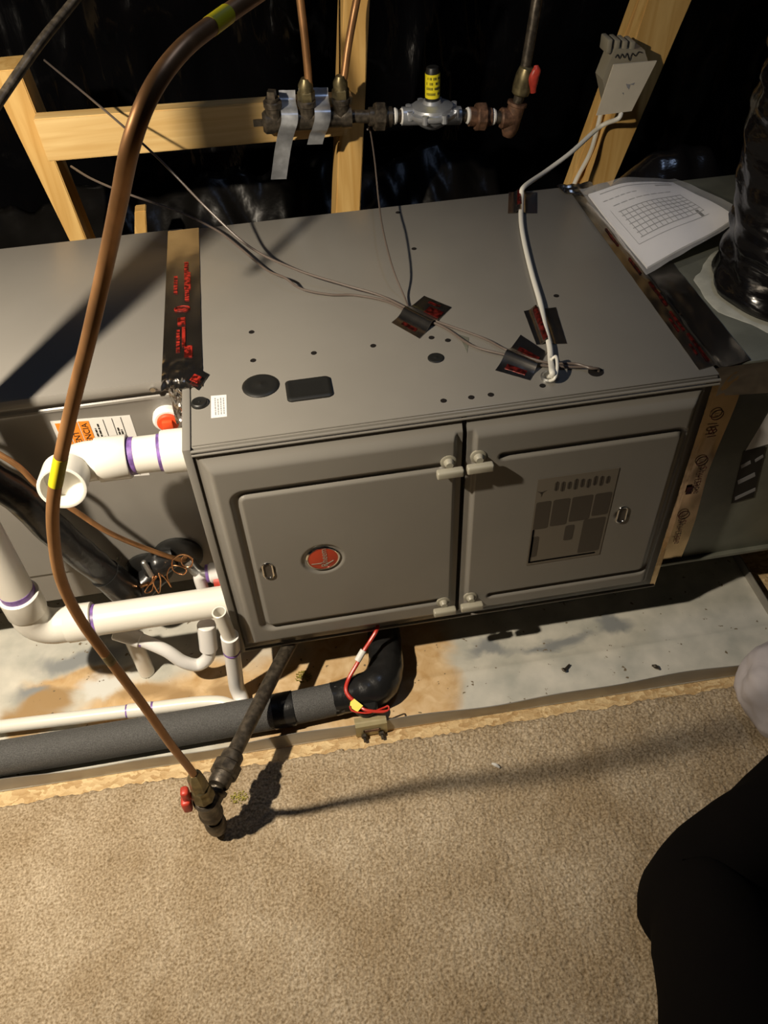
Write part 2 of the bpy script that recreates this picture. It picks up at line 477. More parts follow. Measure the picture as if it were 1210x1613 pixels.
def grid_surface(x0, x1, y0, y1, nx, ny, hfun):
    X, Y = np.meshgrid(np.linspace(x0, x1, nx), np.linspace(y0, y1, ny), indexing='ij')
    Z = hfun(X, Y)
    V = np.stack([X, Y, Z], -1).reshape(-1, 3)
    i = np.arange(nx - 1)[:, None] * ny + np.arange(ny - 1)[None, :]
    F = np.stack([i, i + ny, i + ny + 1, i + 1], -1).reshape(-1, 4)
    return V, F

def smooth_noise(nx, ny, k):
    a = rng.random((nx, ny))
    for _ in range(k):
        a = (a + np.roll(a, 1, 0) + np.roll(a, -1, 0) + np.roll(a, 1, 1) + np.roll(a, -1, 1)) / 5
    a -= a.mean(); a /= a.std(); return a

# carpet: cut pile relief, edge ragged where it meets the bare subfloor
cnx, cny = 1000, 450
def carpet_h(X, Y):
    h = 0.012 + 0.0009 * smooth_noise(cnx, cny, 0) + 0.0006 * smooth_noise(cnx, cny, 2) + 0.0006 * smooth_noise(cnx, cny, 60)
    edge = -0.180 - 0.0015 * np.sin(X * 37) - 0.0010 * np.sin(X * 91 + 1) - 0.009 * X + 0.0015 * smooth_noise(cnx, cny, 6)
    t = np.clip((edge - Y) / 0.010, 0, 1)
    return np.where(Y > edge, -0.004, h * t ** 0.5)
V, F = grid_surface(-0.75, 1.45, -1.15, -0.165, cnx, cny, carpet_h)
me = bpy.data.meshes.new('carpet'); me.from_pydata(V.tolist(), [], F.tolist()); me.shade_smooth()
me.materials.append(M['carpet'])
carpet = bpy.data.objects.new('carpet', me); COL.objects.link(carpet)
tag(carpet, 'beige cut pile carpet covering the floor in front of the drain pan', 'carpet')
bigc = join(box((-2.3, -2.1, 0.0), (2.9, -1.15, 0.012)), box((-2.3, -1.15, 0.0), (-0.75, -0.19, 0.012)), box((1.45, -1.15, 0.0), (2.9, -0.19, 0.012)))
obj('carpet_border', bigc, 'carpet', parent=None, kind='structure', base=(0, 0, 0)).name = 'floor_carpet'

# wall of crinkled black plastic film behind the framing
def wall_fn(u, v):
    x = -2.4 + 5.4 * u; z = 0.0 + 2.6 * v
    y = 1.42 + nz((x, z, 0), 2.2, 0.10) + nz((x * 2.0, z * 0.5, 3), 8, 0.030) + nz((x * 1.5, z * 0.7, 7), 22, 0.010)
    return (x, y, z)
obj('wall_back', patch(wall_fn, 220, 90, 0.01, nrm=(0, -1, 0)), 'black_film', kind='structure', sharp=180)

# ================================================================== DRAIN PAN
pan = thing('drain_pan', (0, 0, 0), 'stained galvanized drain pan with low rim under the furnace', 'drain pan')
def rimy(x): return -0.1495 - 0.0137 * (x + 0.2) / 1.0
pf = patch(lambda u, v: (-0.72 + 1.86 * u, (rimy(-0.72 + 1.86 * u)) * (1 - v) + 0.80 * v,
                          0.004 + 0.0030 * math.exp(-((rimy(0.4) * (1 - v) + 0.80 * v + 0.056) / 0.006) ** 2) * (1 if u > 0.55 else 0)), 120, 190, 0.003, nrm=(0, 0, 1))
obj('pan_floor', pf, 'pan', pan)
def rim_fn(u, v):
    x = -0.72 + 1.86 * u
    w = 0.003 * math.sin(x * 9) + 0.002 * math.sin(x * 23)
    return (x, rimy(x) + (0.004 + w) * v, 0.002 + 0.031 * v)
obj('front_rim', patch(rim_fn, 90, 4, 0.0018), 'pan_rim', pan, label='dull bent steel front rim')
obj('right_rim', box((1.139, -0.168, 0.002), (1.141, 0.80, 0.030)), 'pan_rim', pan)
obj('back_rim', box((-0.72, 0.80, 0.002), (1.141, 0.802, 0.033)), 'pan_rim', pan)

# ================================================================== FURNACE
fur = thing('furnace', (0.432, 0.35, 0.0), 'grey metal gas furnace lying on its side with two latched doors', 'furnace')
obj('casing', box((FX0 + 0.001, 0.004, FZ0 + 0.002), (FX1 - 0.001, FY1, FZ1 - 0.003), 0.003), 'paint', fur)
obj('top_panel', box((0.0145, 0.006, FZ1 - 0.004), (FX1, FY1, FZ1), 0.0015), 'paint', fur)
obj('side_flange', box((-0.0005, -0.003, FZ0 - 0.001), (0.0125, 0.30, FZ1 + 0.0002), 0.0015), 'paint', fur, label='narrow grey side flange')
obj('top_lip', join(tube([(0.012, -0.002, FZ1 - 0.006), (0.863, -0.002, FZ1 - 0.006)], 0.0028, 10, 1), tube([(0.012, -0.003, FZ1 - 0.013), (0.863, -0.003, FZ1 - 0.013)], 0.0022, 10, 1)), 'paint', fur)
obj('bottom_lip', tube([(0.012, -0.001, FZ0 + 0.004), (0.863, -0.001, FZ0 + 0.004)], 0.003, 10, 1), 'paint', fur)
for (x, y) in ((0.06, 0.12), (0.60, 0.10), (0.72, 0.10), (0.06, 0.6), (0.80, 0.6)):
    obj('support_leg', box((x - 0.018, y - 0.018, 0.004), (x + 0.018, y + 0.018, FZ0 + 0.004), 0.002), 'steel', fur)

def door(x0, x1, z0, z1, paths, seam_side, pits):
    nx, nz_ = int((x1 - x0) / 0.0024), int((z1 - z0) / 0.0024)
    xs = np.linspace(x0, x1, nx); zs = np.linspace(z0, z1, nz_)
    X, Z = np.meshgrid(xs, zs, indexing='ij')
    def sst(t): t = np.clip(t, 0, 1); return t * t * (3 - 2 * t)
    ex = np.minimum(X - x0, x1 - X)
    if seam_side == 'R': exl, exr = X - x0, (x1 - X)
    else: exl, exr = x1 - X, X - x0
    # outer edge gets a wide bevel, the seam edge a narrow step flange
    h = 0.016 * np.minimum(np.minimum(sst((exl - 0.002) / 0.020), sst((exr - 0.010) / 0.005) * 0.45 + 0.55),
                           np.minimum(sst((z1 - Z - 0.004) / 0.030), sst((Z - z0 - 0.003) / 0.022)))
    for path in paths:
        d = np.full(X.shape, 9.0)
        for (a, b) in zip(path[:-1], path[1:]):
            ax_, az = a; bx, bz = b
            L2 = (bx - ax_) ** 2 + (bz - az) ** 2
            t = np.clip(((X - ax_) * (bx - ax_) + (Z - az) * (bz - az)) / L2, 0, 1)
            d = np.minimum(d, np.hypot(X - ax_ - t * (bx - ax_), Z - az - t * (bz - az)))
        h -= 0.0075 * np.exp(-(d / 0.0066) ** 4)
    for (px, pz, pr, pd) in pits:
        d = np.hypot(X - px, Z - pz)
        h -= pd * (1 - sst((d - pr) / 0.005))
    Y = -h
    n1, n2 = nx, nz_
    V = np.stack([X, Y, Z], -1).reshape(-1, 3)
    Vb = V.copy(); Vb[:, 1] = 0.003
    i = np.arange(n1 - 1)[:, None] * n2 + np.arange(n2 - 1)[None, :]
    F = np.stack([i, i + n2, i + n2 + 1, i + 1], -1).reshape(-1, 4).tolist()
    # rim walls
    border = [k * n2 for k in range(n1)] + [(n1 - 1) * n2 + k for k in range(1, n2)] + [k * n2 + n2 - 1 for k in range(n1 - 2, -1, -1)] + [k for k in range(n2 - 2, 0, -1)]
    N = len(V); W = [tuple(Vb[b]) for b in border]
    for a in range(len(border)):
        c = (a + 1) % len(border); F.append([border[a], border[c], N + c, N + a])
    F.append([N + k for k in range(len(border))])
    return [tuple(p) for p in V] + W, F

def cpath(xo, xi, zt, zb, r):
    """C-shaped bead: open end xo, closed side xi"""
    s = 1 if xi < xo else -1
    P = [(xo, zt)]
    for k in range(7):
        a = math.radians(90 * k / 6); P.append((xi + s * (r - r * math.sin(a)), zt - (r - r * math.cos(a))))
    for k in range(7):
        a = math.radians(90 * k / 6); P.append((xi + s * (r - r * math.cos(a)), zb + (r - r * math.sin(a))))
    P.append((xo, zb)); return P

YD = -0.016
dl = obj('door', door(0.0165, 0.436, 0.150, 0.657, [cpath(0.397, 0.062, 0.573, 0.213, 0.016)], 'R', [(0.189, 0.389, 0.034, 0.0035), (0.090, 0.381, 0.010, 0.0025)]), 'paint', fur, sharp=60, label='left furnace door with round red emblem')
dr = obj('door', door(0.444, 0.842, 0.150, 0.657, [cpath(0.505, 0.822, 0.577, 0.206, 0.016)], 'L', [(0.741, 0.389, 0.010, 0.0025)]), 'paint', fur, sharp=60, label='right furnace door with grey rating label')
obj('door_gap', box((0.436, 0.001, 0.150), (0.444, 0.004, 0.660)), 'hole', fur)

def latch(x, z, d):
    y = YD
    g = join(lathe([(0, 0.0085), (0.006, 0.0085), (0.009, 0.007), (0.012, 0.006)], (x, y + 0.001, z + 0.007), (0, -1, 0), 20),
             lathe([(-0.001, 0.0135), (0.002, 0.0135), (0.003, 0.0115)], (x, y + 0.001, z + 0.007), (0, -1, 0), 24))
    V, F = box((x - 0.0225, y - 0.022, z - 0.011), (x + 0.0225, y - 0.008, z + 0.003), 0.0035, 3)
    V = [(vx, vy, vz - 0.5 * (vx - x) ** 2 * 8 * (1 if vz < z else 0.3)) for vx, vy, vz in V]
    obj('latch', join(g, (V, F)), 'latch', d, label='pale turn latch')
latch(0.412, 0.576, dl); latch(0.410, 0.203, dl)
latch(0.462, 0.578, dr); latch(0.464, 0.205, dr)

def sight(x, z, d):
    P = roundrect(x, z, 0.017, 0.040, 0.0083)
    ring = [tuple((a, YD - 0.0010, b)) for a, b in P]; ring.append(ring[0])
    obj('sight_glass_rim', tube(ring, 0.0017, 8, 1), 'chrome', d)
    obj('sight_glass', prism([(a, YD + 0.0005, b) for a, b in roundrect(x, z, 0.016, 0.039, 0.0078)], (0, -1, 0), 0.0008), 'lbl_dark', d)
sight(0.090, 0.381, dl); sight(0.741, 0.389, dr)

# round emblem
ex, ez = 0.189, 0.389
obj('emblem_rim', lathe([(-0.002, 0.0305), (0.0022, 0.0305), (0.0034, 0.0290), (0.0028, 0.0270), (-0.002, 0.0270)], (ex, YD + 0.004, ez), (0, -1, 0), 40, closed=True), 'chrome', dl)
obj('emblem_face', lathe([(-0.002, 0.0272), (0.0018, 0.0272), (0.0024, 0.0250), (0.0026, 0.001)], (ex, YD + 0.004, ez), (0, -1, 0), 40), 'enamel_red', dl, label='round red emblem')
ey = YD + 0.0012
tg = text('Rheem', (ex + 0.0075, ey - 0.0002, ez - 0.0215), (0, 0, 1), (-1, 0, 0), 0.0172)
sw = [prism([(ex + a, ey, ez + b), (ex + c, ey, ez + d), (ex + c + 0.0006, ey, ez + d - 0.0016), (ex + a + 0.0006, ey, ez + b - 0.0016)], (0, -1, 0), 0.0004) for a, b, c, d in ((-0.022, -0.010, -0.004, -0.0105), (0.004, -0.016, 0.018, -0.007))]
obj('emblem_lettering', join(tg, *sw), M['latch'], dl)

# rating label on right door (dark faded print on film)
def onR(x, z): return (x, YD - 0.0006, z)
def lbl(x, z):  # skewed label coordinates 0..1
    return onR(0.570 + 0.145 * x, 0.512 - 0.228 * z)
obj('rating_label', prism([lbl(0, 0), lbl(1.0, 0.0), lbl(1.0, 1.0), lbl(0.0, 1.0)], (0, -1, 0), 0.0003), 'lbl_mid', dr)
blocks = []
def blk(x0, z0, x1, z1, r=0.1):
    blocks.append(prism([(p[0], YD - 0.0009, p[1]) for p in roundrect(0.570 + 0.145 * (x0 + x1) / 2, 0.512 - 0.228 * (z0 + z1) / 2, 0.145 * (x1 - x0), 0.228 * (z1 - z0), 0.004, 4)], (0, -1, 0), 0.0003))
for a, b, c, d in ((0.02, 0.25, 0.21, 0.56), (0.235, 0.25, 0.45, 0.55), (0.475, 0.25, 0.74, 0.53), (0.765, 0.25, 0.98, 0.50), (0.68, 0.53, 0.97, 0.94), (0.45, 0.57, 0.57, 0.75), (0.03, 0.65, 0.12, 0.90)): blk(a, b, c, d)
for (a, c) in ((0.02, 0.6),): blk(a, 0.955, 0.93, 0.975)
blk(0.015, 0.56, 0.05, 0.97)
for k in range(9): blk(0.22 + 0.08 * k, 0.05 + 0.01 * (k % 3), 0.27 + 0.08 * k, 0.15 + 0.015 * (k % 2))
tri = [prism([(0.580 + 0.010 * math.cos(math.radians(a)) * 1, YD - 0.0009, 0.478 + 0.010 * math.sin(math.radians(a))), (0.580 + 0.002 * math.cos(math.radians(a + 90)), YD - 0.0009, 0.478 + 0.002 * math.sin(math.radians(a + 90))), (0.580 - 0.002 * math.cos(math.radians(a + 90)), YD - 0.0009, 0.478 - 0.002 * math.sin(math.radians(a + 90)))], (0, -1, 0), 0.0003) for a in (30, 150, 270)]
obj('rating_label_print', join(*blocks, *tri), 'lbl_dark', dr)

# top of furnace: plugs, screw holes, sticker
zt = FZ1
def plug(x, y, r, h=0.004, name='round_plug'):
    obj(name, lathe([(-0.002, r), (h * 0.4, r), (h * 0.8, r * 0.93), (h, r * 0.80), (h * 0.85, r * 0.6), (h * 0.85, r * 0.12), (h, r * 0.08)], (x, y, zt), (0, 0, 1), 36), 'black_rubber', fur)
plug(0.128, 0.132, 0.0305); plug(0.0285, 0.106, 0.0140, 0.006); plug(0.425, 0.146, 0.0140, 0.002)
rp = [(0, 0.0)]
def rect_plug():
    V, F = [], []
    prof = [(0.0, 0.0), (0.003, 0.0), (0.005, 0.003), (0.0052, 0.006), (0.0046, 0.009), (0.0046, 0.016)]
    n = None
    for h, ins in prof:
        P = roundrect(0.205, 0.106, 0.074 - 2 * ins, 0.054 - 2 * ins, max(0.008 - ins * 0.5, 0.002))
        n = len(P); V += [(a, b, zt + h) for a, b in P]
    for i in range(len(prof) - 1):
        for k in range(n):
            l = (k + 1) % n; F.append([i * n + k, i * n + l, (i + 1) * n + l, (i + 1) * n + k])
    F.append([(len(prof) - 1) * n + k for k in range(n)])
    return V, F
obj('rectangular_plug', rect_plug(), 'black_rubber', fur)
for (x, y) in ((0.122, 0.292), (0.120, 0.206), (0.224, 0.205), (0.327, 0.204), (0.430, 0.206), (0.456, 0.192), (0.413, 0.032), (0.458, 0.031), (0.490, 0.031), (0.577, 0.036), (0.680, 0.286), (0.455, 0.672), (0.459, 0.514)):
    obj('screw_hole', lathe([(-0.001, 0.0054), (0.0006, 0.0050), (0.0007, 0.0010)], (x, y, zt), (0, 0, 1), 16), 'hole', fur)
st = obj('sticker', prism([(0.0455, 0.066, zt), (0.0705, 0.065, zt), (0.0715, 0.121, zt), (0.0465, 0.123, zt)], (0, 0, 1), 0.0004), 'label_white', fur, label='small white printed sticker')
bars = []
for k in range(4):
    x = 0.0665 - 0.0045 * k; y = 0.072
    while y < 0.112:
        l = random.uniform(0.003, 0.008)
        bars.append(box((x - 0.0010, y, zt + 0.0004), (x + 0.0008, min(y + l, 0.116), zt + 0.0006))); y += l + 0.0016
obj('sticker_print', join(*bars), 'ink_grey', st)
# wire grommets
obj('wire_grommet', lathe([(0, 0.0085), (0.004, 0.0105), (0.005, 0.013), (0.003, 0.0155), (0, 0.0155)], (0.595, 0.054, zt), (0, 0, 1), 28, closed=True), 'steel', fur)
obj('wire_hole', lathe([(-0.001, 0.0125), (0.001, 0.0125), (0.0012, 0.011)], (0.672, 0.053, zt), (0, 0, 1), 24), 'hole', fur)

# ================================================================== EVAPORATOR COIL CABINET
coil = thing('coil_cabinet', (-0.40, 0.44, 0.0), 'grey metal evaporator coil cabinet joined to the left of the furnace', 'cabinet')
CY = 0.190
obj('casing', box((-0.80, CY + 0.006, 0.142), (-0.001, 0.712, 0.668), 0.003), 'paint_coil', coil)
obj('top_panel', box((-0.80, CY - 0.006, 0.666), (-0.001, 0.712, 0.6705), 0.0015), 'paint_coil', coil)
prof = [(0.6695, CY - 0.008), (0.664, CY - 0.010), (0.655, CY - 0.010), (0.651, CY - 0.008), (0.646, CY + 0.001), (0.641, CY + 0.001), (0.637, CY - 0.003), (0.633, CY - 0.0035), (0.626, CY), (0.60, CY), (0.30, CY), (0.232, CY), (0.228, CY + 0.004), (0.222, CY + 0.004), (0.145, CY + 0.004)]
V, F = [], []
for x in (-0.80, -0.0012):
    for z, y in prof: V.append((x, y, z))
n = len(prof)
for i in range(n - 1): F.append([i, i + 1, n + i + 1, n + i])
k = len(V)
V += [(-0.80, CY + 0.008, 0.6695), (-0.80, CY + 0.008, 0.145), (-0.0012, CY + 0.008, 0.6695), (-0.0012, CY + 0.008, 0.145)]
F += [[0, k, k + 2, n], [n - 1, 2 * n - 1, k + 3, k + 1], [k, k + 1, k + 3, k + 2], list(range(n)) + [k + 1, k], list(range(n, 2 * n)) + [k + 3, k + 2]]
obj('front_panel', (V, F), 'paint_coil', coil, sharp=30)
for p in ((-0.0514, 0.1736, 0.6705), ):
    obj('screw', hexnut((p[0], CY - 0.012, 0.6595), (0, -1, 0), 0.0055, 0.006), 'chrome', coil)
for (x, z) in ((-0.085, 0.226), (-0.13, 0.226), (-0.215, 0.25)):
    obj('screw', hexnut((x, CY - 0.001, z), (0, -1, 0), 0.005, 0.005), 'steel', coil)
# drain port with orange plug, pressed against furnace side
dp = obj('drain_port', lathe([(0, 0.026), (0.010, 0.026), (0.014, 0.022), (0.014, 0.001)], (-0.042, CY, 0.588), (0, -1, 0), 28), 'label_white', coil)
obj('port_plug', join(lathe([(0.012, 0.0185), (0.018, 0.0185), (0.020, 0.016), (0.020, 0.001)], (-0.042, CY, 0.588), (0, -1, 0), 28), box((-0.051, CY - 0.027, 0.580), (-0.033, CY - 0.018, 0.597), 0.002)), 'orange_plug', dp, label='orange red screw plug')
# warning label
wl = obj('warning_label', prism([(-0.236, CY - 0.0003, 0.612), (-0.104, CY - 0.0003, 0.603), (-0.104, CY - 0.0003, 0.46), (-0.236, CY - 0.0003, 0.47)], (0, -1, 0), 0.0004), 'label_white', coil, label='white warning label with orange columns')
yl = CY - 0.0010
def lcol(x0, x1, ztop, zbot): return prism([(x0, yl, ztop + 0.0005), (x1, yl, ztop - (x1 - x0) * 0.065), (x1, yl, zbot), (x0, yl, zbot)], (0, -1, 0), 0.0003)
obj('orange_columns', join(lcol(-0.230, -0.2125, 0.606, 0.470), lcol(-0.2110, -0.1935, 0.605, 0.470), lcol(-0.192, -0.1745, 0.604, 0.470)), 'orange', wl)
tx = [text('WARNING', (-0.2165, yl - 0.0004, 0.500), (0, 0, 1), (-1, 0, 0), 0.0165), text('AVERTISSEMENT', (-0.1970, yl - 0.0004, 0.475), (0, 0, 1), (-1, 0, 0), 0.0150), text('ADVERTENCIA', (-0.1785, yl - 0.0004, 0.500), (0, 0, 1), (-1, 0, 0), 0.0150)]
for x in (-0.151, -0.136, -0.121):
    tx.append(box((x, yl - 0.0006, 0.465), (x + 0.0006, yl - 0.0002, 0.602)))
for c, x in enumerate((-0.169, -0.163, -0.157, -0.147, -0.142, -0.132, -0.127, -0.117, -0.112)):
    z = 0.475
    top = (0.585, 0.595, 0.565, 0.56, 0.54, 0.58, 0.575, 0.55, 0.53)[c]
    while z < top:
        l = random.uniform(0.003, 0.010); tx.append(box((x, yl - 0.0006, z), (x + 0.0024, yl - 0.0002, min(z + l, top)))); z += l + 0.0018
obj('label_print', join(*tx), 'ink', wl)
# bottom connection plate with rubber grommets
obj('grommet', lathe([(0, 0.048), (0.006, 0.048), (0.010, 0.040), (0.010, 0.010)], (-0.165, CY - 0.001, 0.205), (0, -1, 0), 30), 'black_rubber', coil)
obj('grommet', lathe([(0, 0.050), (0.006, 0.050), (0.010, 0.044), (0.010, 0.010)], (-0.10, CY - 0.001, 0.235), (0, -1, 0), 30), 'black_rubber', coil)
obj('support_block', box((-0.60, 0.30, 0.004), (-0.52, 0.65, 0.142)), 'steel', coil)
obj('support_block', box((-0.12, 0.40, 0.004), (-0.06, 0.65, 0.142)), 'steel', coil)

# ================================================================== PLENUM (right)
ple = thing('supply_plenum', (1.2, 0.37, 0.0), 'sheet metal supply plenum box on the right end of the furnace', 'plenum')
obj('body', box((0.8645, 0.040, 0.150), (1.75, 0.695, 0.660), 0.003), 'plenum', ple)
obj('bottom_flange', box((0.8645, 0.030, 0.150), (1.75, 0.044, 0.158), 0.001), 'plenum', ple)
obj('support_post', box((1.30, 0.20, 0.0), (1.36, 0.55, 0.151)), 'steel', ple)
obj('support_post', box((1.62, 0.20, 0.0), (1.68, 0.55, 0.151)), 'steel', ple)
# front stickers on plenum
ps = obj('plenum_sticker', prism([(0.9898, 0.0395, 0.4507), (1.0080, 0.0395, 0.5413), (1.0522, 0.0395, 0.5454), (1.0493, 0.0395, 0.4634)], (0, -1, 0), 0.0005), 'label_white', ple, label='white and black sticker on plenum front')
obj('black_block', prism([(0.9858, 0.0388, 0.4505), (1.0278, 0.0388, 0.4553), (1.0463, 0.0388, 0.3177), (1.0025, 0.0388, 0.3087)], (0, -1, 0), 0.0004), 'ink', ps)
bars = []
obj('sticker_print', join(
    prism([(0.9911, 0.0383, 0.4145), (1.0071, 0.0383, 0.4245), (1.0110, 0.0383, 0.4156), (0.9950, 0.0383, 0.4055)], (0, -1, 0), 0.0003),
    prism([(0.9968, 0.0383, 0.3734), (1.0267, 0.0383, 0.3895), (1.0313, 0.0383, 0.3785), (1.0013, 0.0383, 0.3622)], (0, -1, 0), 0.0003),
    prism([(1.0051, 0.0383, 0.3265), (1.0415, 0.0383, 0.3456), (1.0443, 0.0383, 0.3363), (1.0078, 0.0383, 0.3171)], (0, -1, 0), 0.0003),
    prism([(1.0159, 0.0383, 0.4245), (1.0290, 0.0383, 0.4349), (1.0325, 0.0383, 0.4278), (1.0194, 0.0383, 0.4173)], (0, -1, 0), 0.0003)), 'ink_grey', ps)

# duct collar and flexible duct
DCX, DCY, DR = 1.125, 0.235, 0.142
CV, CF = lathe([(0, DR + 0.035), (0.0015, DR + 0.033), (0.004, DR + 0.004), (0.05, DR - 0.004), (0.05, DR - 0.02), (0.0, DR - 0.02)], (DCX, DCY, 0.660), (0, 0, 1), 72, closed=True)
for i_ in range(144):   # ragged outer edge of the mastic flange
    x_, y_, z_ = CV[i_]; a_ = math.atan2(y_ - DCY, x_ - DCX)
    k_ = 1 + nz((math.cos(a_) * 3, math.sin(a_) * 3, 2), 1.3, 0.11)
    CV[i_] = (DCX + (x_ - DCX) * k_, DCY + (y_ - DCY) * k_, z_)
obj('duct_collar', (CV, CF), 'mastic', ple, label='pale mastic ring around the duct base')
V, F = [], []
nu, nvv = 72, 150
for j in range(nvv + 1):
    t = j / nvv; z = 0.668 + 1.5 * t
    cx = DCX - 0.01 * math.sin(t * 5) - 0.03 * t; cy = DCY + 0.05 * t
    for k in range(nu):
        a = 2 * math.pi * k / nu
        r = DR + 0.007 * math.sin(z * 150 + 2 * nz((math.cos(a), math.sin(a), z * 3), 1.5, 1.0)) * (0.5 + nz((math.cos(a) * 2, math.sin(a) * 2, z * 4), 1.0, 0.6)) + nz((math.cos(a) * 1.2, math.sin(a) * 1.2, z * 9 + a), 1.6, 0.014)
        r += 0.012 * max(0, 1 - t * 20)
        V.append((cx + r * math.cos(a), cy + r * math.sin(a), z))
for j in range(nvv):
    for k in range(nu):
        l = (k + 1) % nu; F.append([j * nu + k, j * nu + l, (j + 1) * nu + l, (j + 1) * nu + k])
F.append(list(range(nu - 1, -1, -1))); F.append([nvv * nu + k for k in range(nu)])
obj('flexible_duct', (V, F), 'duct_film', label='wrinkled black plastic flexible duct rising from the plenum', cat='duct', sharp=180)

# ================================================================== FOIL TAPES
def crinkle(s, a, seed=0):
    return lambda u, v: a * (mnoise.noise(Vector((u * s, v * s * 2, seed))) + 0.5 * mnoise.noise(Vector((u * s * 2.7, v * s * 5, seed + 3))))
def redbits(o, mk, items, m='foil_red'):
    for i in items: obj('red_print', mk(*i), m, o)

# A: coil / furnace joint
tA = thing('foil_tape', (0.0, 0.43, zt), 'long foil tape strip with red print over the joint left of the furnace top', 'tape')
def tapeA(u, v):
    x = -0.030 + 0.064 * u - 0.004 * (1 - v) * (1 - u); y = 0.150 + 0.552 * v
    cr = 0.0008 + 0.0006 * mnoise.noise(Vector((u * 3, v * 9, 1)))
    w = max(0, 1 - v / 0.20) * (1 - 0.75 * u)
    cr += w * 0.012 * abs(mnoise.noise(Vector((u * 6, v * 26, 4)))) 
    return (x, y, zt + 0.0008 + cr)
obj('strip', patch(tapeA, 24, 110, 0.0006, nrm=(0, 0, 1)), 'foil_flat', tA)
obj('folded_end', patch(lambda u, v: (-0.026 + 0.030 * u, 0.180 - 0.006 - 0.012 * v - 0.006 * mnoise.noise(Vector((u * 5, v * 8, 2))), 0.676 - 0.085 * v * (1 - 0.3 * u) + 0.006 * mnoise.noise(Vector((u * 7, v * 9, 5)))), 14, 22, 0.0006), 'foil', tA, label='crumpled bright foil end')
obj('folded_flap', quad((0.006, 0.166, zt + 0.006), (0.026, 0.140, zt + 0.003), (0.045, 0.180, zt + 0.002), (0.018, 0.206, zt + 0.006), 8, 8, 0.0005, crinkle(3, 0.0012, 8)), 'foil_flat', tA)
def ra(x0, y0, x1, y1): return box((x0, y0, zt + 0.0024), (x1, y1, zt + 0.0034))
items = []
yy = 0.235
for (x0, x1, y0, y1) in ((0.004, 0.018, 0.236, 0.270), (0.000, 0.006, 0.270, 0.330), (-0.008, 0.006, 0.340, 0.362), (0.004, 0.016, 0.460, 0.520)):
    items.append((x0, y0, x1, y1))
for k in range(8): items.append((-0.010, 0.255 + 0.009 * k, -0.004, 0.260 + 0.009 * k))
for k in range(6): items.append((-0.016, 0.450 + 0.011 * k, -0.009, 0.456 + 0.011 * k))
for k in range(5): items.append((0.005, 0.420 + 0.008 * k, 0.013, 0.424 + 0.008 * k))
for k in range(5): items.append((0.004, 0.524 + 0.008 * k, 0.012, 0.529 + 0.008 * k))
redbits(tA, ra, items)
obj('oval_mark', join(tube([(0.000 + 0.014 * math.cos(t / 16 * 2 * math.pi), 0.392 + 0.009 * math.sin(t / 16 * 2 * math.pi), zt + 0.003) for t in range(17)], 0.001, 6, 1), box((-0.012, 0.389, zt + 0.0024), (0.008, 0.392, zt + 0.0034))), 'foil_red', tA)
obj('flap_print', prism([(0.014, 0.162, zt + 0.0085), (0.026, 0.152, zt + 0.0072), (0.034, 0.168, zt + 0.0068), (0.022, 0.178, zt + 0.0080)], (0, 0, 1), 0.0006), 'foil_red', tA)

# B: furnace / plenum joint on top (folds over the edge on to the plenum)
tB = thing('foil_tape', (0.88, 0.36, zt), 'dark foil tape with red print along the right edge of the furnace top', 'tape')
def tapeB(u, v):
    x = 0.836 + 0.102 * u; y = 0.022 + 0.680 * v
    z = zt + 0.0012 if u < 0.30 else (zt + 0.0012 - 0.0105 * min(1, (u - 0.30) / 0.10))
    return (x, y + 0.02 * u, z + 0.0009 * mnoise.noise(Vector((u * 5, v * 22, 6))) + 0.004 * abs(mnoise.noise(Vector((u * 4, v * 14, 9)))) * (1 if 0.25 < u < 0.5 else 0.15))
obj('strip', patch(tapeB, 26, 100, 0.0006, nrm=(0, 0, 1)), 'foil_flat', tB)
redbits(tB, lambda x0, y0, x1, y1: box((x0, y0, zt + 0.0022), (x1, y1, zt + 0.0034)), [(0.857, 0.040, 0.862, 0.120), (0.848, 0.060, 0.851, 0.090), (0.855, 0.130, 0.859, 0.190), (0.846, 0.13, 0.849, 0.17), (0.857, 0.21, 0.862, 0.29), (0.853, 0.32, 0.857, 0.38), (0.850, 0.43, 0.854, 0.50)], 'foil_redd')
# C: short crinkled piece at the far right corner
tC = obj('foil_tape', quad((0.820, 0.668, zt + 0.004), (0.884, 0.640, zt + 0.004), (0.892, 0.700, zt + 0.006), (0.815, 0.705, zt + 0.004), 14, 10, 0.0006, crinkle(4, 0.004, 3)), 'foil_flat', label='short crinkled foil tape piece at the far right corner of furnace', cat='tape')
# D: vertical tape furnace edge to plenum front
tD = thing('foil_tape', (0.89, 0.03, 0.13), 'vertical foil tape with red brand print on the plenum front beside the right door', 'tape')
def tapeD(u, v):
    x = 0.866 + 0.066 * u + 0.004 * math.sin(v * 9) * u; z = 0.154 + 0.502 * v
    return (x, 0.0385 - 0.0012 * (1 + mnoise.noise(Vector((u * 3, v * 9, 2)))) - 0.005 * max(0, 0.25 - u) * abs(mnoise.noise(Vector((u * 8, v * 30, 2)))), z)
obj('strip', patch(tapeD, 16, 90, 0.0006, nrm=(0, -1, 0)), 'foil_carpet_tint', tD)
def tapeE(u, v):
    z = 0.130 + 0.536 * v
    return (0.8645 + 0.0035 * u + 0.002 * abs(mnoise.noise(Vector((u * 3, v * 40, 2)))), 0.002 + 0.036 * u, z)
obj('folded_edge', patch(lambda u, v: (0.853 + 0.012 * u, -0.0008 - 0.0016 * abs(mnoise.noise(Vector((u * 6, v * 36, 7)))), 0.130 + 0.530 * v), 6, 90, 0.0006, nrm=(0, -1, 0)), 'foil_carpet_tint', tD, label='wrinkled foil edge wrapped on the cabinet corner')
obj('side_fold', patch(tapeE, 8, 90, 0.0006), 'foil', tD)
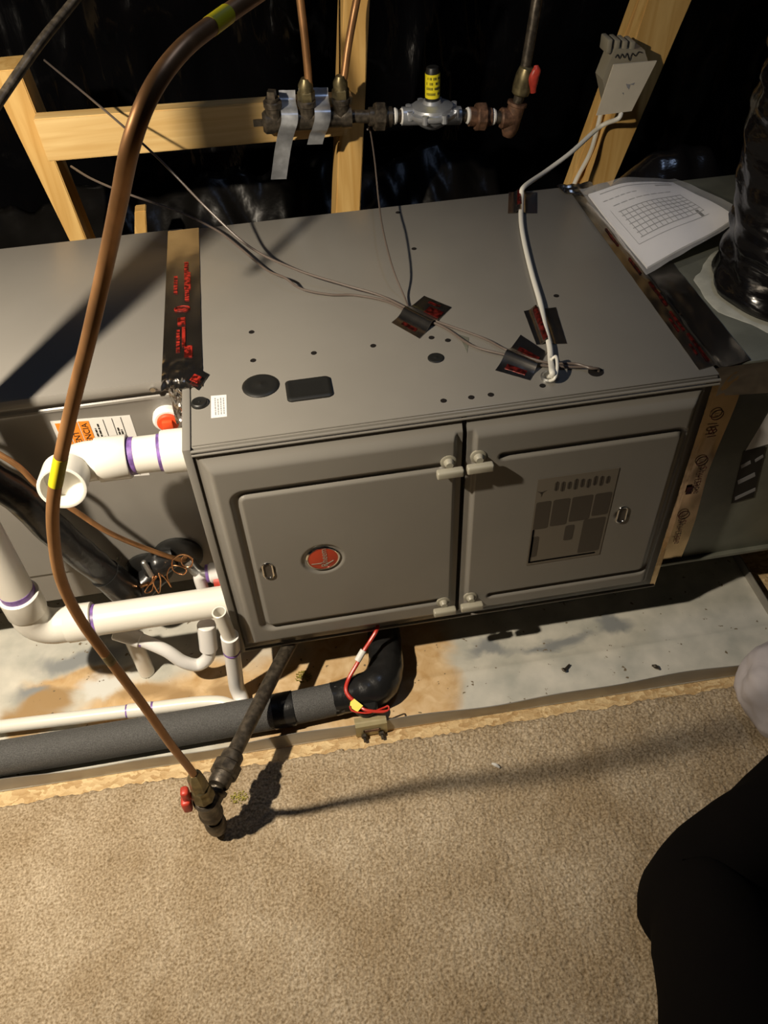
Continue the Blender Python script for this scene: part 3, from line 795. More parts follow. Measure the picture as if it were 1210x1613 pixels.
obj('top_band', patch(lambda u, v: (0.866 + 0.20 * u, 0.0370 - 0.002 * abs(mnoise.noise(Vector((u * 12, v * 4, 3)))), 0.600 + 0.058 * v - 0.02 * u * (1 - v)), 40, 8, 0.0006), 'foil_flat', tD, label='dark foil band across the plenum top edge')
tx = [text('Shurtape', (0.900, 0.0345, 0.285), (0.06, 0, -1), (1, 0, 0.06), 0.020), text('Shurtape', (0.905, 0.0345, 0.430), (0.06, 0, -1), (1, 0, 0.06), 0.020), text('181', (0.897, 0.0345, 0.535), (0.06, 0, -1), (1, 0, 0.06), 0.024)]
for zc in (0.300, 0.445, 0.555):
    tx.append(tube([(0.905 + 0.011 * math.cos(t / 16 * 2 * math.pi), 0.0345, zc + 0.011 * math.sin(t / 16 * 2 * math.pi)) for t in range(17)], 0.0009, 6, 1))
    tx.append(text('UL', (0.899, 0.0342, zc + 0.005), (0.06, 0, -1), (1, 0, 0.06), 0.010))
obj('red_print', join(*tx), 'foil_redd', tD)
redbits(tD, lambda x0, z0, x1, z1: box((x0, 0.034, z0), (x1, 0.0352, z1)), [(0.874, 0.165, 0.886, 0.185), (0.870, 0.19, 0.877, 0.21), (0.872, 0.27, 0.876, 0.32), (0.893, 0.36, 0.905, 0.38)], 'foil_redd')

# E: small tapes that hold wires
def wiretape(corners, line, h, label, red, seed):
    """corners p00,p10,p11,p01 on the furnace top; bulge along line u=const"""
    t = thing('foil_tape', tuple(sum(c[i] for c in corners) / 4 for i in range(2)) + (zt,), label, 'tape')
    def dsp(u, v):
        return 0.001 + h * math.exp(-((v - line) / 0.13) ** 2) + 0.0005 * mnoise.noise(Vector((u * 5, v * 5, seed)))
    ps = [(c[0], c[1], zt) for c in corners]
    obj('patch', quad(*ps, 14, 24, 0.0005, dsp), 'foil_flat', t)
    A, B, C_, D = [Vector(p) for p in ps]
    for (u0, v0, u1, v1) in red:
        nn = 8
        obj('red_print', quad(*[tuple((A * (1 - a) + B * a) * (1 - b) + (D * (1 - a) + C_ * a) * b) for a, b in ((u0, v0), (u1, v0), (u1, v1), (u0, v1))], 4, nn, 0.0004, lambda u, v: dsp(u0 + (u1 - u0) * u, v0 + (v1 - v0) * v) + 0.0006), 'foil_redd', t)
    return t
wiretape([(0.370, 0.266), (0.409, 0.207), (0.485, 0.290), (0.444, 0.339)], 0.40, 0.010, 'small foil tape over thin brown cables near middle of furnace top', [(0.25, 0.08, 0.75, 0.16), (0.45, 0.60, 0.95, 0.80), (0.3, 0.86, 0.7, 0.92)], 1)
wiretape([(0.513, 0.091), (0.561, 0.053), (0.611, 0.121), (0.582, 0.180)], 0.42, 0.010, 'small foil tape over cables beside the ring of white cable', [(0.2, 0.10, 0.8, 0.22), (0.2, 0.62, 0.9, 0.74)], 2)
wiretape([(0.608, 0.250), (0.600, 0.146), (0.651, 0.138), (0.667, 0.249)], 0.36, 0.010, 'foil tape square over white cable in middle of furnace top', [(0.05, 0.24, 0.95, 0.50)], 4)
wiretape([(0.707, 0.706), (0.679, 0.612), (0.738, 0.598), (0.766, 0.690)], 0.40, 0.010, 'foil tape square over white cable at back edge of furnace top', [(0.05, 0.30, 0.75, 0.50)], 6)
obj('paper_scrap', prism([(0.4785, 0.2049, 0.6710), (0.4934, 0.1918, 0.6710), (0.4798, 0.1491, 0.6710)], (0, 0, 1), 0.0005), 'plenum', label='tiny grey triangular scrap on furnace top', cat='scrap')

# ================================================================== CABLES
def cable(P, r, m, label, cat='cable', **k):
    return obj('cable', tube(P, r, 10, 8, **k), m, label=label, cat=cat)
W1 = [(-0.2510, 1.0816, 0.9052), (-0.1002, 0.7816, 0.8887), (-0.0076, 0.6391, 0.8482), (0.0717, 0.5728, 0.7676), (0.1395, 0.5095, 0.7161), (0.2169, 0.4431, 0.6974), (0.2993, 0.3855, 0.6877), (0.3635, 0.3413, 0.6814), (0.4120, 0.2858, 0.6770), (0.4496, 0.2438, 0.6760), (0.5138, 0.1798, 0.6760), (0.5458, 0.1333, 0.6770), (0.5983, 0.0885, 0.6760), (0.6417, 0.0727, 0.6780), (0.6616, 0.0532, 0.6800), (0.676, 0.052, 0.676), (0.674, 0.052, 0.655)]
obj('thermostat_cable', tube(W1, 0.0023, 10, 8), 'wire_brown', label='long thin brown cable running from the upper left rail to furnace hole', cat='cable')
W2 = [(-0.2181, 0.8657, 0.7601), (-0.1698, 0.7977, 0.7571), (-0.0959, 0.7235, 0.7513), (0.0010, 0.6806, 0.7226), (0.0722, 0.6410, 0.6940), (0.1133, 0.5766, 0.6865), (0.1633, 0.4787, 0.6830), (0.1944, 0.4222, 0.6950), (0.2229, 0.4002, 0.6800), (0.2734, 0.3768, 0.6750), (0.3195, 0.3657, 0.6740), (0.3732, 0.3299, 0.6750), (0.4119, 0.2733, 0.6770), (0.4570, 0.2255, 0.6750), (0.4921, 0.1598, 0.6760), (0.5420, 0.1194, 0.6770), (0.5866, 0.0854, 0.6750), (0.6350, 0.0681, 0.6760), (0.668, 0.058, 0.676), (0.669, 0.056, 0.655)]
obj('thermostat_cable', tube(W2, 0.0023, 10, 8), 'wire_brown', label='lower thin brown cable curving over the taped left corner of furnace', cat='cable')
W3 = [(0.425, 0.872, 0.770), (0.4327, 0.8855, 0.7627), (0.4262, 0.7892, 0.7400), (0.4114, 0.6528, 0.7196), (0.3972, 0.5119, 0.7226), (0.3941, 0.3892, 0.7098), (0.4050, 0.3351, 0.6807), (0.4101, 0.2878, 0.6760), (0.4315, 0.2560, 0.6760)]
obj('thermostat_cable', tube(W3, 0.0018, 8, 8), 'wire_brown', label='thinnest brown wire hanging from gas pipe down to furnace top', cat='cable')
# white cable
W4 = [(1.000, 0.845, 0.760), (0.992, 0.842, 0.748), (0.9681, 0.8785, 0.7189), (0.8832, 0.8191, 0.6936), (0.8080, 0.7649, 0.6813), (0.7345, 0.6862, 0.6900), (0.7241, 0.6658, 0.6780), (0.6964, 0.5742, 0.6760), (0.6768, 0.4840, 0.6760), (0.6569, 0.3648, 0.6760), (0.6425, 0.2654, 0.6770), (0.6287, 0.1945, 0.6780), (0.6174, 0.1292, 0.6780), (0.6059, 0.0866, 0.6800)]
obj('white_cable', tube(W4 + [(0.5929, 0.0430, 0.6920), (0.5954, 0.0413, 0.6840), (0.596, 0.056, 0.672), (0.595, 0.054, 0.655)], 0.0052, 12, 8, flat=(1.0, 0.8)), 'wire_white', label='white electrical cable running from wall box to furnace top', cat='cable')
obj('white_cable', tube([(0.6124, 0.1127, 0.6760), (0.6049, 0.0848, 0.6840), (0.6108, 0.0792, 0.6921), (0.6037, 0.0502, 0.6913), (0.5951, 0.0339, 0.6845), (0.5905, 0.0422, 0.6740)], 0.0026, 10, 8), 'wire_white', label='short white wire looped into the grommet on furnace top', cat='cable')
obj('white_cable', tube([(0.995, 0.93, 0.80), (0.9783, 0.9200, 0.6801), (0.9734, 0.9300, 0.6312), (0.9582, 0.9400, 0.5815), (0.9487, 0.9400, 0.5551), (0.9404, 0.9400, 0.5181)], 0.0055, 10, 8), 'wire_white', label='second white cable stapled down the leaning right stud', cat='cable')

# ================================================================== FRAMING LUMBER
def beam(name, quad_front, depth, m, label, bev=0.002):
    A = [Vector(p) for p in quad_front]
    bm = bmesh.new()
    vs = [bm.verts.new(p) for p in A] + [bm.verts.new(p + Vector((0, depth, 0))) for p in A]
    bm.faces.new(vs[:4]); bm.faces.new(vs[7:3:-1])
    for i in range(4):
        j = (i + 1) % 4; bm.faces.new([vs[i], vs[4 + i], vs[4 + j], vs[j]])
    bmesh.ops.bevel(bm, geom=list(bm.edges), offset=bev, segments=2, affect='EDGES')
    bm.verts.index_update()
    g = ([tuple(v.co) for v in bm.verts], [[v.index for v in f.verts] for f in bm.faces]); bm.free()
    return obj(name, g, m, label=label, cat='lumber')
beam('wooden_rail', [(-0.2718, 0.9000, 0.8497), (0.4006, 0.9000, 0.8316), (0.3810, 0.9000, 0.7499), (-0.2695, 0.9000, 0.7607)], 0.038, 'wood_x', 'horizontal pine rail carrying the gas manifold')
def ext(p, q, z):  # continue line p->q to height z
    p, q = Vector(p), Vector(q); t = (z - p.z) / (q.z - p.z); return tuple(p + (q - p) * t)
s0, s1 = (0.3927, 0.9385, 0.9599), (0.3497, 0.9385, 0.5785); e0, e1 = (0.4475, 0.9385, 0.9554), (0.4083, 0.9385, 0.5717)
beam('wooden_stud', [ext(s0, s1, 1.9), ext(e0, e1, 1.9), ext(e0, e1, 0.0), ext(s0, s1, 0.0)], 0.089, 'wood_z', 'upright pine stud behind the gas manifold')
s0, s1 = (-0.3319, 0.9385, 0.8771), (-0.2901, 0.9385, 0.5648); e0, e1 = (-0.2718, 0.9385, 0.8714), (-0.2502, 0.9385, 0.5599)
beam('wooden_stud', [ext(s0, s1, 0.935), ext(e0, e1, 0.935), ext(e0, e1, 0.0), ext(s0, s1, 0.0)], 0.089, 'wood_z', 'leaning pine stud at left end of the rail')
s0, s1 = (1.0376, 0.9000, 0.9421), (0.9704, 0.9000, 0.5818); e0, e1 = (1.1367, 0.9000, 0.9342), (1.0365, 0.9000, 0.5745)
beam('wooden_stud', [ext(s0, s1, 1.9), ext(e0, e1, 1.9), ext(e0, e1, 0.0), ext(s0, s1, 0.0)], 0.038, 'wood_z', 'leaning pine stud on the right carrying the junction box')
s0, s1 = (1.0276, 0.9450, 0.9063), (0.9425, 0.9450, 0.5650); e0, e1 = (1.0874, 0.9450, 0.9014), (0.9928, 0.9450, 0.5594)
beam('wooden_stud', [ext(s0, s1, 1.7), ext(e0, e1, 1.7), ext(e0, e1, 0.0), ext(s0, s1, 0.0)], 0.038, 'wood_z', 'narrow second stud behind the leaning right stud')
s0, s1 = (-0.1443, 1.0500, 0.5500), (-0.1609, 1.0500, 0.4841); e0, e1 = (-0.1170, 1.0500, 0.5468), (-0.1299, 1.0500, 0.4803)
beam('wooden_stud', [ext(s0, s1, 0.56), ext(e0, e1, 0.56), ext(e0, e1, 0.0), ext(s0, s1, 0.0)], 0.038, 'wood_z', 'short dim stud just behind the coil cabinet')

# ================================================================== JUNCTION BOX
jb = thing('junction_box', (1.01, 0.87, 0.75), 'beige electrical box with blank cover plate on the leaning stud', 'electrical box')
P0 = [(0.9440, 0.8920, 0.8355), (0.9641, 0.8920, 0.8988), (1.0303, 0.8920, 0.8908), (1.0723, 0.8920, 0.8279), (1.0274, 0.8920, 0.7576), (0.9693, 0.8920, 0.7700)]
pq = [(0.9631, 0.8460, 0.8637), (1.0608, 0.8460, 0.8627), (1.0224, 0.8460, 0.7620), (0.9409, 0.8460, 0.7603)]
obj('box_body', join(prism([(0.9646, 0.8980, 0.8921), (1.0326, 0.8980, 0.8838), (1.0537, 0.8980, 0.8435), (1.0224, 0.8980, 0.7559), (0.9723, 0.8980, 0.7648), (0.9467, 0.8980, 0.8320)], (0, -1, 0), 0.046)), 'box_grey', jb)
rib = []
for k in range(4):
    a = Vector((0.9524, 0.8550, 0.9128)) + (Vector((1.0048, 0.8550, 0.9036)) - Vector((0.9524, 0.8550, 0.9128))) * (k / 3)
    rib.append(box((a.x - 0.0055, 0.853, a.z - 0.03), (a.x + 0.0055, 0.897, a.z - 0.002), 0.0025))
for g in rib: obj('box_rib', g, 'box_grey', jb)
obj('cover_plate', prism(pq, (0, -1, 0), 0.004), 'plate', jb, label='blank cream cover plate')
obj('plate_smudge', join(prism([(0.9977, 0.8416, 0.8221), (1.0083, 0.8416, 0.8199), (1.0074, 0.8416, 0.8094), (1.0022, 0.8416, 0.8139)], (0, -1, 0), 0.0003), prism([(1.0068, 0.8416, 0.8200), (1.0179, 0.8416, 0.8229), (1.0160, 0.8416, 0.8178)], (0, -1, 0), 0.0003), prism([(0.9922, 0.8416, 0.8042), (0.9967, 0.8416, 0.8038), (0.9960, 0.8416, 0.7999)], (0, -1, 0), 0.0003)), 'ink_grey', jb)
obj('handwriting', tube([(0.9672, 0.8505, 0.8746), (0.9719, 0.8505, 0.8804), (0.9776, 0.8505, 0.8724), (0.9817, 0.8505, 0.8808), (0.9889, 0.8505, 0.8727), (0.9931, 0.8505, 0.8811), (1.0015, 0.8505, 0.8665), (1.0047, 0.8505, 0.8801), (1.0129, 0.8505, 0.8744), (1.0187, 0.8505, 0.8814), (1.0276, 0.8505, 0.8794)], 0.0011, 6, 4), 'ink', jb)

# ================================================================== GAS MANIFOLD + PIPE RUN
gm = thing('gas_manifold', (0.28, 0.868, 0.75), 'black iron gas manifold with three ports strapped to the pine rail', 'gas manifold')
mA, mB = Vector((0.1992, 0.8620, 0.8110)), Vector((0.3894, 0.8620, 0.8055))
ax = (mB - mA).normalized()
R0 = 0.0205
obj('body', lathe([(0, R0 * 0.9), (0.006, R0 * 1.15), (0.022, R0 * 1.15), (0.028, R0), ((mB - mA).length - 0.024, R0), ((mB - mA).length - 0.018, R0 * 1.15), ((mB - mA).length, R0 * 1.12)], mA, ax, 20), 'iron', gm)
obj('end_plug', join(lathe([(-0.020, 0.009), (0.004, 0.009)], mA, ax, 4, 0.6)), 'iron', gm)
UPV = Vector((0.02, -0.10, 1)).normalized()
ports = [Vector((0.2242, 0.8600, 0.8158)), Vector((0.2959, 0.8600, 0.8114)), Vector((0.3686, 0.8600, 0.8096))]
for i, p in enumerate(ports):
    pt = obj('port', lathe([(0.0, 0.0175), (0.026, 0.0175), (0.028, 0.0195), (0.038, 0.0195), (0.040, 0.017)], p, UPV, 22), 'iron', gm)
    if i == 0:
        obj('port_plug', join(lathe([(0.038, 0.014), (0.046, 0.014)], p, UPV, 20), lathe([(0.044, 0.012), (0.060, 0.011)], p, UPV, 4, 0.5)), 'iron', pt)
    else:
        obj('flare_nut', join(lathe([(0.036, 0.0165), (0.040, 0.0185), (0.056, 0.0185), (0.059, 0.016)], p, UPV, 6), lathe([(0.058, 0.0155), (0.070, 0.0155), (0.080, 0.010), (0.083, 0.0085)], p, UPV, 20)), 'brass', pt)
obj('backing_block', box((mA.x + 0.01, 0.882, mA.z - 0.034), (mB.x - 0.02, 0.899, mA.z - 0.004)), 'wood_x', gm)
def coppertube(P, r, label):
    return obj('copper_tube', tube(P, r, 16, 8), 'copper', label=label, cat='copper tube')
coppertube([tuple(ports[1] + UPV * 0.070), (0.3037, 0.8520, 0.8823), (0.3054, 0.8600, 0.9541), (0.3045, 0.8700, 1.0194), (0.3036, 0.8800, 1.0920)], 0.0079, 'copper tube rising from the middle manifold port')
coppertube([tuple(ports[2] + UPV * 0.070), (0.3774, 0.8550, 0.8832), (0.3942, 0.8700, 0.9436), (0.4153, 0.8900, 1.0056), (0.4374, 0.8900, 1.0802)], 0.0079, 'copper tube rising from the right manifold port along the stud')

def strap(P, w, label, m='strap'):
    def fn(u, v):
        C = STR; t = v * (len(C) - 1); k = min(int(t), len(C) - 2); f = t - k
        p = C[k].lerp(C[k + 1], f)
        return p + Vector((w * (u - 0.5), 0, -0.08 * w * (u - 0.5))) + Vector((0, nz((u * 3, v * 9, 0), 1, 0.0012), 0))
    STR = catmull(P, 6)
    return obj('metal_strap', patch(fn, 4, 40, 0.0012), m, label=label, cat='strap')
strap([(0.2597, 0.8970, 0.8587), (0.2578, 0.8850, 0.8399), (0.2576, 0.8450, 0.8336), (0.2548, 0.8360, 0.8165), (0.2475, 0.8420, 0.7966), (0.2402, 0.8620, 0.7681), (0.2310, 0.8680, 0.7349), (0.2174, 0.8720, 0.6817)], 0.035, 'longer galvanized strap hanging below the left part of the manifold')
strap([(0.3304, 0.8970, 0.8573), (0.3288, 0.8850, 0.8397), (0.3276, 0.8450, 0.8320), (0.3250, 0.8360, 0.8148), (0.3183, 0.8420, 0.7935), (0.3132, 0.8620, 0.7742), (0.3061, 0.8680, 0.7521)], 0.034, 'shorter galvanized strap over the right part of the manifold')

gr = thing('gas_pipe_run', (0.62, 0.862, 0.72), 'iron gas pipe run with two unions, tee and red handled valve', 'gas pipe')
pa, pb = Vector((0.3879, 0.8620, 0.8043)), Vector((0.7585, 0.8620, 0.7654))
pd = (pb - pa).normalized()
n1 = Vector((0.5049, 0.8620, 0.7942)); n2 = Vector((0.6272, 0.8620, 0.7836)); u1 = Vector((0.4517, 0.8620, 0.7981)); u2 = Vector((0.6779, 0.8620, 0.7760)); tee = Vector((0.7526, 0.8620, 0.7660))
obj('nipple', cyl(pa, n1, 0.0135), 'iron', gr)
obj('nipple', cyl(n2, tee, 0.0135), 'iron', gr)
obj('union', join(hexnut(u1, pd, 0.030, 0.026, 8), lathe([(-0.024, 0.019), (0.026, 0.021)], u1, pd, 20)), 'iron', gr)
obj('union', join(hexnut(u2, pd, 0.030, 0.024, 8), lathe([(-0.026, 0.020), (0.024, 0.019)], u2, pd, 20)), 'iron_rust', gr, label='rusty brown union nut')
for q in ((0.4853, 0.8620, 0.7961), (0.5021, 0.8620, 0.7945), (0.6488, 0.8620, 0.7815), (0.7070, 0.8620, 0.7731)):
    obj('sealant_ring', lathe([(-0.004, 0.0155), (0, 0.0175), (0.004, 0.0155)], q, pd, 18), 'lint', gr)
upd = (Vector((0.7748, 0.8620, 0.8576)) - tee).normalized()
obj('tee', join(lathe([(-0.030, 0.019), (-0.026, 0.022), (0, 0.020), (0.004, 0.012)], tee, pd, 22), lathe([(-0.040, 0.012), (-0.030, 0.017), (-0.02, 0.019), (0.026, 0.019), (0.028, 0.022), (0.034, 0.022)], tee, upd, 22)), 'iron_rust', gr)
v0 = tee + upd * 0.034
obj('riser', tube([tuple(v0), tuple(tee + upd * 0.075), (0.7709, 0.8620, 0.8542), (0.7808, 0.8700, 0.9230), (0.7907, 0.8800, 0.9901), (0.8037, 0.9000, 1.0517)], 0.0115, 16, 6), 'iron', gr)
vb = tee + upd * 0.078
vo = obj('valve', lathe([(-0.030, 0.014), (-0.026, 0.019), (-0.012, 0.021), (0.012, 0.021), (0.026, 0.018), (0.030, 0.013)], vb, upd, 22), 'brass', gr)
hc = Vector((0.7870, 0.8380, 0.8478))
obj('handle', join(tube([(0.7873, 0.8360, 0.8798), (0.7871, 0.8320, 0.8699), (0.7830, 0.8320, 0.8552), (0.7858, 0.8360, 0.8254)], [0.005, 0.010, 0.011, 0.006], 12, 6, flat=(1, 0.6)), cyl(tuple(vb), tuple(hc), 0.007)), 'red_plastic', vo, label='red lever handle')

rg = thing('gas_regulator', tuple(Vector((0.5687, 0.8620, 0.7718))), 'round zinc gas pressure regulator with a yellow label on its stack', 'regulator')
rc = Vector((0.5686, 0.8620, 0.7947))
obj('lower_body', join(lathe([(-0.030, 0.018), (-0.022, 0.030), (-0.008, 0.046), (0.0, 0.050)], rc, (0, 0, 1), 28), cyl(n1 - pd * 0.004, n2 + pd * 0.004, 0.019)), 'zinc', rg)
obj('diaphragm_flange', lathe([(-0.002, 0.054), (0.003, 0.057), (0.008, 0.057), (0.009, 0.0535), (0.010, 0.047), (0.016, 0.045), (0.019, 0.036), (0.022, 0.022), (0.028, 0.018)], rc, (0, 0, 1), 32), 'zinc', rg)
for k in range(8):
    a = k * math.pi / 4 + 0.3
    obj('flange_screw', cyl((rc.x + 0.0545 * math.cos(a), rc.y + 0.0545 * math.sin(a), rc.z - 0.004), (rc.x + 0.0545 * math.cos(a), rc.y + 0.0545 * math.sin(a), rc.z + 0.013), 0.0065, 10), 'zinc', rg)
obj('vent_stack', lathe([(0.026, 0.0155), (0.084, 0.0155), (0.087, 0.014), (0.092, 0.0135), (0.094, 0.012)], rc, (0, 0, 1), 24), 'black_rubber', rg)
sl = obj('stack_label', lathe([(0.034, 0.0159), (0.082, 0.0159)], rc, (0, 0, 1), 24), 'yellow', rg, label='bright yellow wrap label')
bars = []
for k, z in enumerate((0.072, 0.062, 0.052, 0.041)):
    xw = 0.0
    for a in np.arange(-1.1, 0.9, 0.16):
        if random.random() < 0.2: continue
        aa = a - math.pi / 2 + 0.1
        bars.append(box((rc.x + 0.0160 * math.cos(aa) - 0.0007, rc.y + 0.0160 * math.sin(aa) - 0.0003, rc.z + z), (rc.x + 0.0160 * math.cos(aa) + 0.0007, rc.y + 0.0160 * math.sin(aa) + 0.0003, rc.z + z + 0.005)))
obj('label_print', join(*bars), 'ink', sl)

# ================================================================== PVC VENT (open elbow)
def elbow(c, d_in, d_out, R, r, n=22, m=10):
    """swept quarter bend, c = corner point where the axes meet; d_in points away from corner back along inlet"""
    c, a, b = Vector(c), Vector(d_in).normalized(), Vector(d_out).normalized()
    ctr = c + (a + b) * R
    P = []
    for k in range(m + 1):
        t = math.pi / 2 * k / m
        P.append(ctr - b * R * math.cos(t) - a * R * math.sin(t))
    return P
def hollow(p, q, ro, ri, n=28):
    L = (Vector(q) - Vector(p)).length
    return lathe([(0, ro), (L, ro), (L + 0.0005, ro - 0.001), (L, ri), (L - 0.045, ri), (L - 0.046, 0.001)], p, Vector(q) - Vector(p), n)

pv = thing('vent_pipe', (-0.12, 0.06, 0.55), 'white plastic vent pipe with open elbow at left of furnace door', 'vent pipe')
va = Vector((0.002, 0.060, 0.6195)); vd = Vector((-1, 0.0, 0.02)).normalized()
obj('coupling', lathe([(0, 0.0355), (0.040, 0.0355), (0.043, 0.0345)], va, vd, 32), 'pvc', pv)
obj('pipe', cyl(tuple(va + vd * 0.03), tuple(va + vd * 0.125), 0.0302, 32), 'pvc', pv)
obj('primer_band', lathe([(0.0415, 0.0306), (0.049, 0.0307)], va, vd, 32), 'primer', pv)
obj('primer_band', lathe([(0.086, 0.0306), (0.096, 0.0309)], va, vd, 32), 'primer', pv)
ec = va + vd * 0.190
nd = Vector((0.0, -0.978, 0.208)).normalized(); nd = (nd - vd * nd.dot(vd)).normalized()
obj('elbow', join(lathe([(0.096, 0.0345), (0.098, 0.0360), (0.145, 0.0360), (0.147, 0.0335)], va, vd, 32),
                  tube([tuple(p) for p in [va + vd * 0.135] + elbow(ec, -vd, nd, 0.034, 0.0325) + [ec + nd * 0.045]], 0.0325, 32, 3),
                  hollow(tuple(ec + nd * 0.030), tuple(ec + nd * 0.075), 0.0362, 0.0312, 36)), 'pvc', pv, sharp=50)

# ================================================================== PVC INTAKE
pi_ = thing('intake_pipe', (-0.36, 0.045, 0.19), 'white plastic pipe dropping at far left and turning into the furnace side', 'pipe')
iy = 0.045
ia = Vector((0.002, iy, 0.240)); ib = Vector((-0.362, iy, 0.243)); idr = (ib - ia).normalized(); L_ = (ib - ia).length
upv = Vector((0.0, 0.02, 1)).normalized()
obj('pipe', cyl(tuple(ia), tuple(ib - idr * 0.06), 0.0302, 32), 'pvc', pi_)
obj('pipe', cyl(tuple(ib + upv * 0.05), tuple(ib + upv * 2.3), 0.0302, 32), 'pvc', pi_)
obj('elbow', join(tube([tuple(p) for p in [ib - idr * 0.075] + elbow(ib, -idr, upv, 0.040, 0.0335) + [ib + upv * 0.075]], 0.0340, 32, 3),
                  lathe([(-0.105, 0.0335), (-0.103, 0.0362), (-0.058, 0.0362), (-0.055, 0.0345)], ib, idr, 32),
                  lathe([(0.055, 0.0345), (0.058, 0.0362), (0.103, 0.0362), (0.105, 0.0335)], ib, upv, 32)), 'pvc', pi_, sharp=50)
obj('primer_band', lathe([(-0.111, 0.0306), (-0.104, 0.0308)], ib, idr, 32), 'primer', pi_)
obj('primer_band', lathe([(0.104, 0.0307), (0.118, 0.0308)], ib, upv, 32), 'primer', pi_)

# upper drain tee stub behind the intake pipe
du = thing('drain_fitting', (-0.03, 0.12, 0.20), 'small white drain fitting with purple primer and red ring behind intake pipe', 'pipe fitting')
q0 = Vector((-0.004, 0.125, 0.235))
obj('cap', lathe([(0, 0.021), (0.030, 0.021), (0.034, 0.018)], q0, (-1, 0, 0), 26), 'pvc_white', du)
obj('primer_band', lathe([(0.034, 0.0185), (0.040, 0.0185)], q0, (-1, 0, 0), 26), 'primer', du)
obj('red_ring', lathe([(0.0, 0.0215), (0.022, 0.0215)], q0 + Vector((-0.004, -0.012, -0.016)), (-1, 0, 0), 26), 'red_plastic', du)
obj('clear_hose', tube([tuple(q0 + Vector((-0.036, 0, 0))), tuple(q0 + Vector((-0.055, 0.004, 0.004))), tuple(q0 + Vector((-0.07, 0.02, 0.022)))], 0.0125, 16, 6), 'steel', du)
obj('elbow', tube([tuple(q0 + Vector((-0.045, 0, 0.004))), tuple(q0 + Vector((-0.055, 0, -0.008))), tuple(q0 + Vector((-0.053, -0.005, -0.06)))], 0.0125, 16, 6), 'pvc_white', du)

# ================================================================== CONDENSATE TRAP
tr = thing('condensate_trap', (-0.10, 0.02, 0.05), 'bent white condensate trap hanging below the intake pipe', 'trap')
ty = 0.025
T = [(-0.2115, 0.0600, 0.1568), (-0.1850, 0.0500, 0.1461), (-0.1470, 0.0350, 0.1237), (-0.1206, 0.0250, 0.0921), (-0.0936, 0.0250, 0.0726), (-0.0689, 0.0250, 0.0935), (-0.0596, 0.0300, 0.1289), (-0.0550, 0.0400, 0.1790)]
obj('pipe', tube(T, 0.0133, 20, 8), 'pvc_white', tr)
obj('hub', cyl((-0.0631, 0.0280, 0.1171), (-0.0554, 0.0400, 0.1834), 0.0185, 24, 0.002), 'pvc_white', tr)
obj('hub', cyl((-0.2409, 0.0700, 0.1661), (-0.1921, 0.0530, 0.1482), 0.0165, 24, 0.002), 'pvc_white', tr)
obj('primer_band', cyl((-0.1935, 0.0535, 0.1479), (-0.1877, 0.0510, 0.1454), 0.0138, 24), 'primer', tr)
obj('drain_leg', cyl((-0.215, 0.075, 0.006), (-0.215, 0.075, 0.175), 0.0165, 22), 'pvc', tr)
# standpipe
sp = thing('standpipe', (-0.02, -0.02, 0.03), 'small open white standpipe in front of the left furnace corner', 'pipe')
s_t = Vector((-0.0118, -0.0250, 0.2973)); s_m = Vector((-0.0060, -0.0250, 0.2158)); s_b = Vector((-0.0215, -0.0220, 0.0404))
obj('open_pipe', hollow(tuple(s_m), tuple(s_t), 0.0136, 0.0108, 28), 'pvc', sp)
dd = (s_m - s_t).normalized()
obj('tee', lathe([(-0.006, 0.0150), (-0.0055, 0.0172), (0.038, 0.0172), (0.042, 0.0160)], s_m, (s_b - s_m), 28), 'pvc_white', sp)
obj('primer_band', lathe([(0.044, 0.0166), (0.047, 0.0168)], s_m, (s_b - s_m), 28), 'primer', sp)
obj('lower_elbow', tube([tuple(s_m + (s_b - s_m) * 0.28), tuple(s_m + (s_b - s_m) * 0.75), tuple(s_b), tuple(s_b + Vector((0.004, -0.012, -0.022))), tuple(s_b + Vector((0.006, -0.035, -0.028)))], 0.0158, 22, 6), 'pvc_white', sp)
# drain pipe lying in the pan
dpn = thing('drain_pipe', (-0.25, -0.02, 0.02), 'thin white drain pipe lying behind the grey foam pipe', 'pipe')
d0, d1, d2 = Vector((-0.75, -0.008, 0.034)), Vector((-0.2387, -0.0336, 0.0340)), Vector((-0.0793, -0.0420, 0.0320))
obj('pipe', tube([tuple(d0), tuple(d1), tuple(d2), tuple(d2 + Vector((0.05, -0.018, -0.004)))], 0.0134, 20, 6), 'pvc', dpn)
dx = (d2 - d1).normalized()
obj('coupling', cyl(tuple(d1 - dx * 0.004), tuple(d1 + dx * 0.044), 0.0150, 22, 0.001), 'pvc', dpn)
obj('primer_band', cyl(tuple(d1 - dx * 0.007), tuple(d1 - dx * 0.004), 0.0140, 22), 'primer', dpn)
obj('primer_band', cyl(tuple(d1 + dx * 0.044), tuple(d1 + dx * 0.048), 0.0140, 22), 'primer', dpn)

# ================================================================== GREY FOAM PIPE
fo = thing('foam_insulated_pipe', (-0.1, -0.09, 0.004), 'grey foam insulated pipe lying along the pan front with black elbow', 'insulated pipe')
FR = 0.0345
obj('foam_sleeve', tube([(-0.75, -0.094, 0.040), (-0.30, -0.096, 0.040), (0.06, -0.094, 0.040)], FR, 28, 6), 'foam', fo)
obj('foam_sleeve', tube([(0.075, -0.093, 0.0405), (0.14, -0.090, 0.041), (0.20, -0.086, 0.041)], FR * 0.97, 28, 6), 'foam', fo)
obj('black_wrap', tube([(0.048, -0.094, 0.040), (0.090, -0.0925, 0.0405)], FR * 1.03, 28, 1), 'black_tape', fo, label='black tape wrap at the sleeve joint')
el = [(0.170, -0.088, 0.041), (0.215, -0.084, 0.042), (0.262, -0.074, 0.043), (0.285, -0.040, 0.044), (0.293, 0.010, 0.046), (0.300, 0.10, 0.05), (0.305, 0.30, 0.05)]
